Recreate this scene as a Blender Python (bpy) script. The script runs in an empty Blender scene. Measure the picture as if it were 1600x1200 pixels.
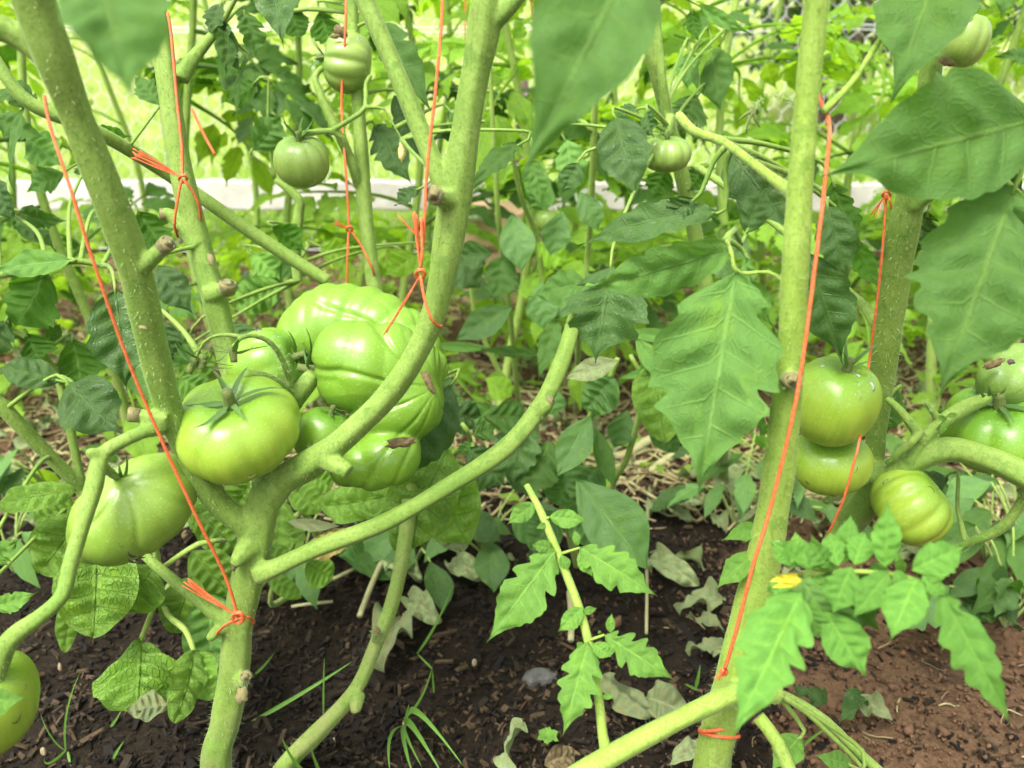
import bpy, bmesh, math, random
import numpy as np
from mathutils import Vector, Matrix
from mathutils.kdtree import KDTree
R = math.radians
sc = bpy.context.scene
col = sc.collection
rng = random.Random(7)

# ---------------------------------------------------------------- camera
PITCH, CH, F = R(22), 0.62, 1280.0
cam_d = bpy.data.cameras.new('camera'); cam = bpy.data.objects.new('camera', cam_d); col.objects.link(cam)
cam.location = (0, 0, CH); cam.rotation_euler = (math.pi/2 - PITCH, 0, 0)
cam_d.sensor_width = 36; cam_d.lens = 36*F/1600; cam_d.clip_start = .02; cam_d.clip_end = 300
cam_d.dof.use_dof = True; cam_d.dof.focus_distance = .60; cam_d.dof.aperture_fstop = 7.5
sc.camera = cam
# ---------------------------------------------------------------- sky and sun (bright overcast)
SUN_EL, SUN_AZ = R(60), R(-145)         # azimuth from +Y; behind the camera, to the left
wd = bpy.data.worlds.new('World'); sc.world = wd; wd.use_nodes = True
wn = wd.node_tree; wn.nodes.clear()
sky = wn.nodes.new('ShaderNodeTexSky'); sky.sky_type = 'NISHITA'; sky.sun_disc = False
sky.sun_elevation = SUN_EL; sky.sun_rotation = SUN_AZ; sky.air_density = 1.0; sky.dust_density = 5.0
hs = wn.nodes.new('ShaderNodeHueSaturation'); hs.inputs['Saturation'].default_value = .12
bg = wn.nodes.new('ShaderNodeBackground'); bg.inputs[1].default_value = .128
wo = wn.nodes.new('ShaderNodeOutputWorld')
wn.links.new(sky.outputs[0], hs.inputs['Color']); wn.links.new(hs.outputs[0], bg.inputs[0]); wn.links.new(bg.outputs[0], wo.inputs[0])
sun_d = bpy.data.lights.new('sun', 'SUN'); sun_d.energy = 1.5; sun_d.angle = R(25); sun_d.color = (1, .96, .88)
sun = bpy.data.objects.new('sun', sun_d); col.objects.link(sun)
sdir = Vector((math.sin(SUN_AZ)*math.cos(SUN_EL), math.cos(SUN_AZ)*math.cos(SUN_EL), math.sin(SUN_EL)))
sun.rotation_euler = sdir.to_track_quat('Z', 'Y').to_euler(); sun.location = (0, 0, 5)
sc.view_settings.view_transform = 'Standard'; sc.view_settings.look = 'None'
sc.view_settings.exposure = 1.6; sc.view_settings.gamma = 1.0; sc.view_settings.use_curve_mapping = False
sc.cycles.use_denoising = True
sc.cycles.max_bounces = 8; sc.cycles.diffuse_bounces = 4; sc.cycles.glossy_bounces = 3; sc.cycles.transmission_bounces = 5

# ---------------------------------------------------------------- geometry helpers
FW = np.array((0, math.cos(PITCH), -math.sin(PITCH))); UP = np.array((0, math.sin(PITCH), math.cos(PITCH))); RT = np.array((1., 0, 0)); CO = np.array((0, 0, CH))
def P(u, v, Z): return CO + FW*Z + RT*((u-800)/F*Z) + UP*((600-v)/F*Z)
def G(u, v, h=0.0):
    t = (v-600)/F
    return P(u, v, (CH-h)/(math.sin(PITCH)+t*math.cos(PITCH)))
def proj(p):
    d = np.asarray(p)-CO; z = d@FW
    return 800+F*(d@RT)/z, 600-F*(d@UP)/z, z
def px(n, Z): return n/F*Z
def nrm(a):
    a = np.asarray(a, float); return a/max(1e-9, np.linalg.norm(a))
WM = {}
def place(o, M, parent):
    col.objects.link(o)
    if parent is not None:
        o.parent = parent; o.matrix_parent_inverse = WM[parent.name].inverted()
    o.matrix_basis = M; WM[o.name] = M.copy()
    return o
def tag(o, label=None, cat=None, group=None, kind=None):
    if label: o['label'] = label
    if cat: o['category'] = cat
    if group: o['group'] = group
    if kind: o['kind'] = kind
    return o
def empty(name, loc, label=None, cat=None, group=None):
    o = bpy.data.objects.new(name, None); o.empty_display_size = .02
    place(o, Matrix.Translation(Vector(loc)), None)
    return tag(o, label, cat, group)
class MB:
    def __init__(s): s.v = []; s.f = []; s.uv = []; s.n = 0
    def add(s, v, f, uv=None):
        v = np.asarray(v, float); s.v.append(v); k = s.n
        s.f += [tuple(i+k for i in q) for q in f]; s.n += len(v)
        s.uv.append(np.zeros((len(v), 2)) if uv is None else np.asarray(uv, float)); return s
    def mesh(s, name, mat, smooth=True, origin=None):
        v = np.concatenate(s.v); uv = np.concatenate(s.uv)
        o = v.mean(0) if origin is None else np.asarray(origin, float)
        me = bpy.data.meshes.new(name); me.from_pydata((v-o).tolist(), [], s.f)
        L = np.empty(len(me.loops), dtype=np.int32); me.loops.foreach_get('vertex_index', L)
        ul = me.uv_layers.new(name='UVMap'); ul.data.foreach_set('uv', uv[L].astype(np.float32).ravel())
        if smooth: me.polygons.foreach_set('use_smooth', np.ones(len(me.polygons), bool))
        me.materials.append(mat); me.update()
        return me, o
    def build(s, name, mat, parent=None, smooth=True, origin=None):
        me, o = s.mesh(name, mat, smooth, origin)
        return place(bpy.data.objects.new(name, me), Matrix.Translation(Vector(o)), parent)
def W4(pts):
    """path items (u, v, Z, width px) -> x, y, z, radius"""
    out = []
    for q in pts:
        if len(q) == 5: out.append(q[1:])
        else: out.append((*P(*q[:3]), px(q[3], q[2])/2))
    return np.array(out, float)
def to_ground(q, r=None, dz=-.02, shift=(0, 0)):
    p = P(*q[:3]); rr = px(q[3], q[2])/2 if r is None else r
    return ('w', p[0]+shift[0], p[1]+shift[1], dz, rr)
def spline(a, step):
    out = []
    n = len(a)
    for i in range(n-1):
        p0 = a[max(i-1, 0)]; p1 = a[i]; p2 = a[i+1]; p3 = a[min(i+2, n-1)]
        k = max(2, int(np.linalg.norm(p2[:3]-p1[:3])/step))
        for j in range(k):
            t = j/k
            out.append(.5*((2*p1)+(p2-p0)*t+(2*p0-5*p1+4*p2-p3)*t*t+(3*p1-p0-3*p2+p3)*t**3))
    out.append(a[-1]); out = np.array(out); out[:, 3] = np.maximum(out[:, 3], 2e-4)
    return out
def tube_geo(c, segs=10, ridge=0.0, k=5):
    n = len(c); T = np.gradient(c[:, :3], axis=0); T /= np.linalg.norm(T, axis=1)[:, None]+1e-12
    a = nrm(np.cross(T[0], (.31, .77, .55))); V = []; UV = []
    for i in range(n):
        a = nrm(a-T[i]*(a@T[i])); b = np.cross(T[i], a)
        for j in range(segs):
            th = 2*math.pi*j/segs
            r = c[i, 3]*(1+ridge*math.sin(k*th))
            V.append(c[i, :3]+r*(math.cos(th)*a+math.sin(th)*b)); UV.append((j/segs, i))
    f = []
    for i in range(n-1):
        for j in range(segs):
            k2 = (j+1) % segs
            f.append((i*segs+j, i*segs+k2, (i+1)*segs+k2, (i+1)*segs+j))
    f.append(tuple(range(segs))[::-1]); f.append(tuple((n-1)*segs+j for j in range(segs)))
    return V, f, UV
def tube(pts, step=.012, segs=8, mb=None):
    mb = mb or MB(); c = spline(W4(pts), step); mb.add(*tube_geo(c, segs)); return mb
HAIRS = {}
def hairs(plant, curves, dens=2200, ln=(.0014, .0046)):
    """short plant hairs standing off the stems, one part per plant"""
    r = random.Random(5); V = []; f = []
    for c in curves:
        L = np.linalg.norm(np.diff(c[:, :3], axis=0), axis=1).sum()
        for _ in range(int(L*dens)):
            i = r.randrange(len(c)-1); t = r.random(); q = c[i]*(1-t)+c[i+1]*t
            T = nrm(c[i+1, :3]-c[i, :3]); d = nrm(np.cross(T, (r.gauss(0, 1), r.gauss(0, 1), r.gauss(0, 1))))
            b = q[:3]+d*q[3]*.97; e = b+(d+T*r.uniform(-.4, .4))*r.uniform(*ln)
            s = nrm(np.cross(d, T))*.00017; k = len(V); V += [b-s, b+s, e]; f.append((k, k+1, k+2))
    o = MB().add(V, f).build('hairs', M['hair'], plant); o['kind'] = 'stuff'
def remesh(mb, voxel, smooth_it=4, fac=.5):
    me, o = mb.mesh('tmp', M['stem'], origin=(0, 0, 0))
    ob = bpy.data.objects.new('tmp', me); col.objects.link(ob)
    m = ob.modifiers.new('r', 'REMESH'); m.mode = 'VOXEL'; m.voxel_size = voxel
    m2 = ob.modifiers.new('s', 'SMOOTH'); m2.iterations = smooth_it; m2.factor = fac
    dg = bpy.context.evaluated_depsgraph_get(); ev = ob.evaluated_get(dg)
    out = bpy.data.meshes.new_from_object(ev)
    bpy.data.objects.remove(ob); bpy.data.meshes.remove(me)
    return out
def remeshed_obj(mb, name, mat, parent, voxel, smooth_it=4):
    me = remesh(mb, voxel, smooth_it); me.name = name
    n = len(me.vertices); co = np.empty(n*3, np.float32); me.vertices.foreach_get('co', co); co = co.reshape(-1, 3)
    o = co.mean(0); me.vertices.foreach_set('co', (co-o).ravel()); me.update()
    me.polygons.foreach_set('use_smooth', np.ones(len(me.polygons), bool))
    me.materials.clear(); me.materials.append(mat)
    return place(bpy.data.objects.new(name, me), Matrix.Translation(Vector(o.tolist())), parent)
def stem_system(plant, tubes, voxel=.0013, hair=True, mat=None, dens=2200, scale=1.0):
    """tubes: [(name, path)] fused into one smooth body, then cut back into one mesh per named branch"""
    mat = mat or M['stem']
    mb = MB(); curves = []
    for name, pts in tubes:
        c = spline(W4(pts), .006); c[:, 3] *= scale*(.86 if name in ('main_stem', 'branch') else .92)
        # nodes and slight swellings
        s = np.cumsum(np.r_[0, np.linalg.norm(np.diff(c[:, :3], axis=0), axis=1)])
        c[:, 3] *= 1+.035*np.sin(s*55+len(name))+.02*np.sin(s*140)
        curves.append(c); mb.add(*tube_geo(c, 20, .05, 5))
    me = remesh(mb, voxel, 5)
    nv = len(me.vertices); co = np.empty(nv*3, np.float32); me.vertices.foreach_get('co', co); co = co.reshape(-1, 3)
    no = np.empty(nv*3, np.float32); me.vertices.foreach_get('normal', no); no = no.reshape(-1, 3)
    tot = sum(len(c) for c in curves); kd = KDTree(tot); ids = []; rad = []
    for k, c in enumerate(curves):
        for q in c: kd.insert(q[:3], len(ids)); ids.append(k); rad.append(q[3])
    kd.balance()
    vid = np.empty(nv, int)
    for i in range(nv):
        best = min(kd.find_n(co[i], 4), key=lambda h: h[2]-rad[h[1]]*.9+ids[h[1]]*1e-5); vid[i] = ids[best[1]]
    polys = [tuple(p.vertices) for p in me.polygons]
    groups = {}
    for p in polys:
        g = min(vid[j] for j in p); groups.setdefault(g, []).append(p)
    objs = []
    for k, fs in groups.items():
        used = sorted({j for p in fs for j in p}); mp = {j: i for i, j in enumerate(used)}
        v = co[used]; o = v.mean(0)
        m = bpy.data.meshes.new(tubes[k][0]); m.from_pydata((v-o).tolist(), [], [tuple(mp[j] for j in p) for p in fs])
        m.polygons.foreach_set('use_smooth', np.ones(len(m.polygons), bool)); m.materials.append(mat); m.update()
        m.normals_split_custom_set_from_vertices([Vector(x) for x in no[used].tolist()])
        objs.append(place(bpy.data.objects.new(tubes[k][0], m), Matrix.Translation(Vector(o.tolist())), plant))
    bpy.data.meshes.remove(me)
    if hair: hairs(plant, curves, dens)
    CURVES[plant.name] = np.concatenate(curves)
    return curves

# ---------------------------------------------------------------- materials
M = {}
class NT:
    def __init__(s, name):
        s.m = bpy.data.materials.new(name); s.m.use_nodes = True; s.t = s.m.node_tree; s.t.nodes.clear()
        s.out = s.n('ShaderNodeOutputMaterial'); M[name] = s.m
    def n(s, typ, **kw):
        x = s.t.nodes.new(typ)
        for k, v in kw.items(): setattr(x, k, v)
        return x
    def l(s, a, b): s.t.links.new(a, b)
    def val(s, x, sock):
        if hasattr(x, 'links') or hasattr(x, 'is_linked'): s.l(x, sock)
        else: sock.default_value = x
    def math(s, op, a, b=0.0, c=None, clamp=False):
        x = s.n('ShaderNodeMath', operation=op); x.use_clamp = clamp
        s.val(a, x.inputs[0]); s.val(b, x.inputs[1])
        if c is not None: s.val(c, x.inputs[2])
        return x.outputs[0]
    def noise(s, scale, detail=3, vec=None, rough=.55, dist=0):
        x = s.n('ShaderNodeTexNoise'); x.inputs['Scale'].default_value = scale; x.inputs['Detail'].default_value = detail
        x.inputs['Roughness'].default_value = rough; x.inputs['Distortion'].default_value = dist
        if vec is not None: s.l(vec, x.inputs['Vector'])
        return x.outputs[0]
    def ramp(s, fac, stops):
        x = s.n('ShaderNodeValToRGB'); e = x.color_ramp.elements
        while len(e) < len(stops): e.new(.5)
        for i, (p, c) in enumerate(stops): e[i].position = p; e[i].color = (*c, 1) if len(c) == 3 else c
        s.l(fac, x.inputs[0]); return x.outputs[0]
    def mix(s, fac, a, b, mode='MIX'):
        x = s.n('ShaderNodeMix', data_type='RGBA', blend_type=mode)
        s.val(fac, x.inputs[0])
        for q, sock in ((a, x.inputs[6]), (b, x.inputs[7])):
            if isinstance(q, tuple): sock.default_value = (*q, 1)
            else: s.l(q, sock)
        return x.outputs[2]
    def sstep(s, x, lo, hi):
        q = s.n('ShaderNodeMapRange', interpolation_type='SMOOTHSTEP'); s.val(x, q.inputs[0]); s.val(lo, q.inputs[1]); s.val(hi, q.inputs[2])
        return q.outputs[0]
    def bump(s, h, strength=.3, dist=.001):
        b = s.n('ShaderNodeBump'); b.inputs['Strength'].default_value = strength; b.inputs['Distance'].default_value = dist
        s.l(h, b.inputs['Height']); return b.outputs[0]
    def bsdf(s, color, rough=.5, spec=.5, normal=None, **kw):
        b = s.n('ShaderNodeBsdfPrincipled')
        if isinstance(color, tuple): b.inputs['Base Color'].default_value = (*color, 1)
        else: s.l(color, b.inputs['Base Color'])
        s.val(rough, b.inputs['Roughness']); b.inputs['Specular IOR Level'].default_value = spec
        if normal is not None: s.l(normal, b.inputs['Normal'])
        for k, v in kw.items(): s.val(v, b.inputs[k.replace('_', ' ')])
        return b
    def done(s, b): s.l(b.outputs[0], s.out.inputs[0]); return s.m
def leaf_mat(name, top, under, trans, vein, rough=.5, tf=.34, veinw=.06, wet=0.0, spec=.35, quilt=.5, holes=False, var=.22, blotch=None):
    t = NT(name); uv = t.n('ShaderNodeUVMap').outputs[0]; sp = t.n('ShaderNodeSeparateXYZ'); t.l(uv, sp.inputs[0])
    U, V = sp.outputs[0], sp.outputs[1]; aV = t.math('ABSOLUTE', V)
    d2 = t.math('ABSOLUTE', t.math('SUBTRACT', t.math('FRACT', U), .5))
    wv = t.math('MULTIPLY', t.math('SUBTRACT', 1.25, aV), veinw)
    m2 = t.math('SUBTRACT', 1.0, t.sstep(d2, 0.0, wv)); m1 = t.math('SUBTRACT', 1.0, t.sstep(aV, .012, .06))
    vm = t.math('MAXIMUM', t.math('MULTIPLY', m2, .75), m1)
    cmb = t.n('ShaderNodeCombineXYZ'); t.l(t.math('MULTIPLY', U, 1.0), cmb.inputs[0]); t.l(t.math('MULTIPLY', V, 2.6), cmb.inputs[1])
    oi = t.n('ShaderNodeObjectInfo'); t.l(t.math('MULTIPLY', oi.outputs['Random'], 17.0), cmb.inputs[2])
    vo = t.n('ShaderNodeTexVoronoi', feature='DISTANCE_TO_EDGE'); vo.inputs['Scale'].default_value = 3.2; t.l(cmb.outputs[0], vo.inputs['Vector'])
    ret = t.sstep(vo.outputs['Distance'], 0.0, .12)
    nz = t.noise(1.3, 4, cmb.outputs[0]); nf = t.noise(14, 2, cmb.outputs[0])
    geo = t.n('ShaderNodeNewGeometry')
    base = t.mix(geo.outputs['Backfacing'], top, under)
    base = t.mix(t.math('MULTIPLY', vm, .75), base, vein)
    base = t.mix(t.math('MULTIPLY', t.math('SUBTRACT', 1.0, ret), .16), base, vein)
    k = t.math('ADD', t.math('MULTIPLY', oi.outputs['Random'], var*2), 1-var)
    k = t.math('MULTIPLY', k, t.math('ADD', t.math('MULTIPLY', nz, .5), .75))
    g = t.n('ShaderNodeMix', data_type='RGBA', blend_type='MULTIPLY'); g.inputs[0].default_value = 1; t.l(base, g.inputs[6]); t.l(k, g.inputs[7]); base = g.outputs[2]
    base = t.mix(t.math('MULTIPLY', t.sstep(t.noise(.8, 3, cmb.outputs[0]), .5, .75), .35), base, tuple(min(1, q*w) for q, w in zip(top, (1.9, 1.4, 1.2))))
    if blotch:
        base = t.mix(t.math('MULTIPLY', t.sstep(t.noise(1.6, 6, cmb.outputs[0], .65), .50, .60), .85), base, blotch)
    h = t.math('ADD', t.math('MULTIPLY', vm, -1.0 if quilt else 0.3), t.math('ADD', t.math('MULTIPLY', ret, .35), t.math('MULTIPLY', nf, .25)))
    nb = t.bump(h, quilt, .0026)
    rg = rough if not wet else t.math('SUBTRACT', rough, t.math('MULTIPLY', t.sstep(t.noise(2.0, 2, cmb.outputs[0]), .48, .6), wet))
    b = t.bsdf(base, rg, spec, nb, Sheen_Weight=.04, Sheen_Roughness=.4)
    b.inputs['Sheen Tint'].default_value = (.8, 1, .7, 1)
    tr = t.n('ShaderNodeBsdfTranslucent'); tc = t.mix(t.math('MULTIPLY', vm, .6), trans, tuple(x*.35 for x in trans))
    g2 = t.n('ShaderNodeMix', data_type='RGBA', blend_type='MULTIPLY'); g2.inputs[0].default_value = 1; t.l(tc, g2.inputs[6]); t.l(k, g2.inputs[7]); t.l(g2.outputs[2], tr.inputs[0]); t.l(nb, tr.inputs[1])
    mx = t.n('ShaderNodeMixShader'); mx.inputs[0].default_value = tf; t.l(b.outputs[0], mx.inputs[1]); t.l(tr.outputs[0], mx.inputs[2])
    return t.done(mx)
leaf_mat('leaf', (.043, .116, .010), (.075, .155, .035), (.15, .40, .02), (.13, .23, .045), .55, spec=.14, quilt=.42)
leaf_mat('leaf_dark', (.042, .100, .010), (.055, .115, .028), (.09, .26, .018), (.075, .15, .03), .45, tf=.24, wet=.3, spec=.22, quilt=.42)
leaf_mat('leaf_young', (.115, .315, .022), (.13, .27, .05), (.26, .58, .02), (.26, .48, .08), .6, tf=.30, spec=.14, quilt=.42)
leaf_mat('leaf_shoot', (.062, .180, .014), (.10, .24, .04), (.19, .46, .02), (.20, .40, .06), .6, tf=.26, spec=.12, quilt=.42)
leaf_mat('leaf_soft', (.125, .30, .035), (.11, .23, .05), (.22, .52, .04), (.19, .36, .08), .62, tf=.26, spec=.12, quilt=.42)
leaf_mat('leaf_far', (.17, .34, .022), (.20, .36, .05), (.55, .88, .04), (.26, .42, .07), .6, tf=.5, spec=.12)
leaf_mat('basil_leaf', (.155, .33, .018), (.18, .33, .05), (.36, .66, .03), (.20, .40, .04), .45, tf=.34, veinw=.045, quilt=.9, spec=.25)
leaf_mat('pepper_leaf', (.090, .205, .014), (.09, .19, .05), (.20, .48, .04), (.14, .27, .06), .42, tf=.3, veinw=.04, quilt=.35, spec=.25)
leaf_mat('wilted_leaf', (.15, .225, .070), (.20, .265, .11), (.25, .32, .13), (.30, .32, .18), .75, tf=.18, blotch=(.20, .19, .075), var=.3)
leaf_mat('yellow_leaf', (.42, .34, .06), (.45, .38, .10), (.5, .4, .06), (.5, .45, .15), .6, tf=.25, blotch=(.18, .12, .04))
leaf_mat('sepal', (.06, .14, .03), (.08, .16, .04), (.14, .30, .03), (.10, .2, .05), .6, tf=.15, quilt=.2)
leaf_mat('grass', (.12, .27, .035), (.12, .26, .045), (.28, .55, .05), (.15, .31, .05), .5, tf=.35, quilt=.0)
leaf_mat('hedge_leaf', (.022, .05, .015), (.03, .06, .02), (.05, .12, .02), (.03, .07, .02), .6, tf=.2)
def stem_mat(name, c1, c2, c3):
    t = NT(name); tc = t.n('ShaderNodeTexCoord').outputs['Object']; geo = t.n('ShaderNodeNewGeometry').outputs['Position']
    a = t.noise(34, 5, tc, .65); b = t.noise(520, 3, tc, .7); c = t.noise(11, 4, tc); d = t.noise(1500, 2, tc)
    mp = t.n('ShaderNodeMapping'); mp.inputs['Scale'].default_value = (1, 1, .12); t.l(tc, mp.inputs[0]); st = t.noise(330, 3, mp.outputs[0], .6)
    colr = t.ramp(a, [(.28, c1), (.66, c2)]); colr = t.mix(t.sstep(c, .5, .7), colr, c3)
    colr = t.mix(t.math('MULTIPLY', t.sstep(b, .50, .66), .45), colr, tuple(x*k for x, k in zip(c1, (.50, .55, .5))))
    colr = t.mix(t.math('MULTIPLY', t.sstep(d, .55, .72), .3), colr, tuple(min(1, x*1.55) for x in c2))
    colr = t.mix(t.math('MULTIPLY', t.sstep(st, .52, .7), .35), colr, tuple(x*.6 for x in c1))
    colr = t.mix(t.math('MULTIPLY', t.sstep(t.noise(60, 5, tc, .7), .64, .74), .3), colr, (.14, .12, .045))
    low = t.n('ShaderNodeSeparateXYZ'); t.l(geo, low.inputs[0]); lw = t.math('MULTIPLY', t.sstep(low.outputs[2], .30, .05), t.sstep(t.noise(45, 5, tc, .7), .42, .6))
    colr = t.mix(t.math('MULTIPLY', lw, .45), colr, (.30, .27, .12))
    colr = t.mix(t.math('MULTIPLY', t.sstep(t.noise(70, 4, tc, .6), .56, .66), .5), colr, tuple(x*q for x, q in zip(c1, (.55, .75, .6))))
    hb = t.math('ADD', t.math('ADD', t.math('MULTIPLY', b, .6), a), t.math('MULTIPLY', st, .5))
    bs = t.bsdf(colr, .68, .22, t.bump(hb, .4, .0012), Sheen_Weight=.3, Sheen_Roughness=.3, Subsurface_Weight=.06)
    bs.inputs['Subsurface Radius'].default_value = (.004, .006, .002); bs.inputs['Sheen Tint'].default_value = (.85, 1, .6, 1)
    return t.done(bs)
stem_mat('stem', (.150, .250, .036), (.235, .345, .072), (.135, .250, .036))
stem_mat('stem_light', (.215, .330, .046), (.295, .42, .080), (.25, .38, .055))
stem_mat('stem_dark', (.10, .14, .035), (.15, .19, .05), (.14, .15, .05))
stem_mat('stem_far', (.20, .31, .05), (.27, .39, .08), (.22, .33, .06))
stem_mat('stem_dry', (.34, .34, .16), (.42, .40, .22), (.32, .25, .13))
stem_mat('cut_wood', (.17, .15, .06), (.26, .235, .10), (.12, .09, .045))
def tomato_mat(name, ca, cb, cs):
    t = NT(name); uv = t.n('ShaderNodeUVMap').outputs[0]; sp = t.n('ShaderNodeSeparateXYZ'); t.l(uv, sp.inputs[0])
    cmb = t.n('ShaderNodeCombineXYZ'); t.l(t.math('MULTIPLY', sp.outputs[0], 26.0), cmb.inputs[0]); t.l(t.math('MULTIPLY', sp.outputs[1], 2.2), cmb.inputs[1])
    st = t.noise(1.6, 4, cmb.outputs[0]); tc = t.n('ShaderNodeTexCoord').outputs['Object']; fine = t.noise(700, 2, tc); big = t.noise(30, 3, tc)
    c = t.mix(t.math('MULTIPLY', t.sstep(st, .30, .75), .7), ca, cb)
    c = t.mix(t.math('MULTIPLY', t.sstep(big, .35, .7), .5), c, cb)
    c = t.mix(t.math('MULTIPLY', t.sstep(t.math('SUBTRACT', sp.outputs[1], t.math('MULTIPLY', st, .28)), .34, -.06), .8), c, cs)
    c = t.mix(t.math('MULTIPLY', t.sstep(fine, .56, .72), .30), c, (.46, .60, .22))
    b = t.bsdf(c, .33, .45, t.bump(t.math('ADD', t.math('MULTIPLY', fine, .05), t.math('MULTIPLY', big, .3)), .25, .001), Subsurface_Weight=.12)
    b.inputs['Subsurface Radius'].default_value = (.006, .009, .003); b.inputs['Subsurface Scale'].default_value = 1.0
    b.inputs['Coat Weight'].default_value = .06; b.inputs['Coat Roughness'].default_value = .2
    return t.done(b)
tomato_mat('tomato', (.225, .37, .028), (.37, .485, .055), (.12, .27, .020))
tomato_mat('tomato_green', (.145, .30, .022), (.23, .39, .032), (.085, .22, .018))
tomato_mat('tomato_pale', (.20, .31, .055), (.28, .385, .085), (.14, .25, .045))
tomato_mat('tomato_light', (.27, .395, .050), (.38, .475, .080), (.17, .30, .035))
def plain(name, c, rough=.7, spec=.3, nscale=60, amt=.3, bump=.3, **kw):
    t = NT(name); tc = t.n('ShaderNodeTexCoord').outputs['Object']; n = t.noise(nscale, 4, tc)
    cc = t.ramp(n, [(.3, tuple(x*(1-amt) for x in c)), (.7, tuple(min(1, x*(1+amt)) for x in c))])
    return t.done(t.bsdf(cc, rough, spec, t.bump(n, bump, .001), **kw))
plain('hair', (.30, .38, .17), .6); plain('scar', (.15, .115, .05), .85, .2, 300, .6, .8); plain('petal', (.80, .68, .05), .5, .3, 60, .15)
plain('dry_petal', (.55, .47, .17), .7); plain('brown_dry', (.11, .085, .04), .8, .2, 200, .5)
plain('board_wood', (.56, .53, .49), .8, .2, 18, .18); plain('wire', (.72, .72, .70), .45, .5, 40, .1, .05, Metallic=.3)
plain('cardboard', (.50, .33, .21), .85, .1, 30, .08); plain('print_ink', (.10, .07, .06), .8)
plain('plastic_white', (.8, .8, .78), .4); plain('stone', (.085, .085, .075), .8, .3, 90, .4); plain('seed', (.36, .28, .17), .7)
plain('clay_crumb', (.12, .069, .039), .9, .1, 90, .3, .6); plain('bark_brown', (.12, .09, .07), .9, .2, 12, .5)
t = NT('twine'); tc = t.n('ShaderNodeUVMap').outputs[0]; sp = t.n('ShaderNodeSeparateXYZ'); t.l(tc, sp.inputs[0])
w = t.math('FRACT', t.math('ADD', t.math('MULTIPLY', sp.outputs[0], 3.0), t.math('MULTIPLY', sp.outputs[1], .22)))
w = t.math('ABSOLUTE', t.math('SUBTRACT', w, .5)); nn = t.noise(600, 2, t.n('ShaderNodeTexCoord').outputs['Object'])
t.done(t.bsdf(t.ramp(nn, [(.3, (.60, .105, .028)), (.7, (.74, .185, .065))]), .55, .4, t.bump(t.math('ADD', w, nn), .6, .0006)))
t = NT('water'); tp = t.n('ShaderNodeBsdfTransparent'); gl = t.n('ShaderNodeBsdfGlossy'); gl.inputs['Roughness'].default_value = .03; fr = t.n('ShaderNodeFresnel'); fr.inputs[0].default_value = 1.22; mx = t.n('ShaderNodeMixShader'); t.l(fr.outputs[0], mx.inputs[0]); t.l(tp.outputs[0], mx.inputs[1]); t.l(gl.outputs[0], mx.inputs[2]); t.done(mx)
# mulch chips: tint from a per-chip value stored in the UV map
t = NT('mulch'); uv = t.n('ShaderNodeUVMap').outputs[0]; sp = t.n('ShaderNodeSeparateXYZ'); t.l(uv, sp.inputs[0])
nz = t.noise(160, 3, t.n('ShaderNodeTexCoord').outputs['Object'])
c = t.ramp(sp.outputs[0], [(0, (.007, .005, .0033)), (.4, (.018, .0125, .0065)), (.75, (.044, .030, .015)), (1, (.095, .063, .032))])
g = t.n('ShaderNodeMix', data_type='RGBA', blend_type='MULTIPLY'); g.inputs[0].default_value = .6; t.l(c, g.inputs[6]); t.l(nz, g.inputs[7])
t.done(t.bsdf(g.outputs[2], .8, .25, t.bump(nz, .6, .001)))
t = NT('straw'); uv = t.n('ShaderNodeUVMap').outputs[0]; sp = t.n('ShaderNodeSeparateXYZ'); t.l(uv, sp.inputs[0])
t.done(t.bsdf(t.ramp(sp.outputs[0], [(0, (.12, .085, .045)), (.5, (.34, .28, .14)), (1, (.34, .34, .15))]), .75, .2))
t = NT('soil'); tc = t.n('ShaderNodeTexCoord').outputs['Object']
n1 = t.noise(140, 6, tc, .65); n2 = t.noise(5, 4, tc, .6); n3 = t.noise(700, 3, tc); sx = t.n('ShaderNodeSeparateXYZ'); t.l(tc, sx.inputs[0])
dark = t.ramp(n1, [(.3, (.009, .006, .004)), (.55, (.019, .013, .0065)), (.8, (.045, .030, .016))])
clay = t.ramp(n1, [(.3, (.075, .043, .022)), (.7, (.19, .112, .060))])
# bare clay shows in patches: bigger towards the right of the bed and again beyond the first row
rightw = t.sstep(sx.outputs[0], .20, .42); farw = t.sstep(sx.outputs[1], .95, 1.25)
mk = t.sstep(t.math('ADD', n2, t.math('MULTIPLY', t.math('MAXIMUM', rightw, farw), .36)), .62, .74)
t.done(t.bsdf(t.mix(mk, dark, clay), .9, .2, t.bump(t.math('ADD', n1, t.math('MULTIPLY', n3, .4)), 1.0, .006)))
t = NT('lawn'); tc = t.n('ShaderNodeTexCoord').outputs['Object']; n1 = t.noise(9, 5, tc); n2 = t.noise(120, 3, tc)
t.done(t.bsdf(t.mix(t.sstep(n1, .35, .7), t.ramp(n2, [(.3, (.17, .28, .04)), (.7, (.32, .44, .08))]), (.42, .46, .13)), .8, .2, t.bump(n2, 1.0, .02)))
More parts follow.
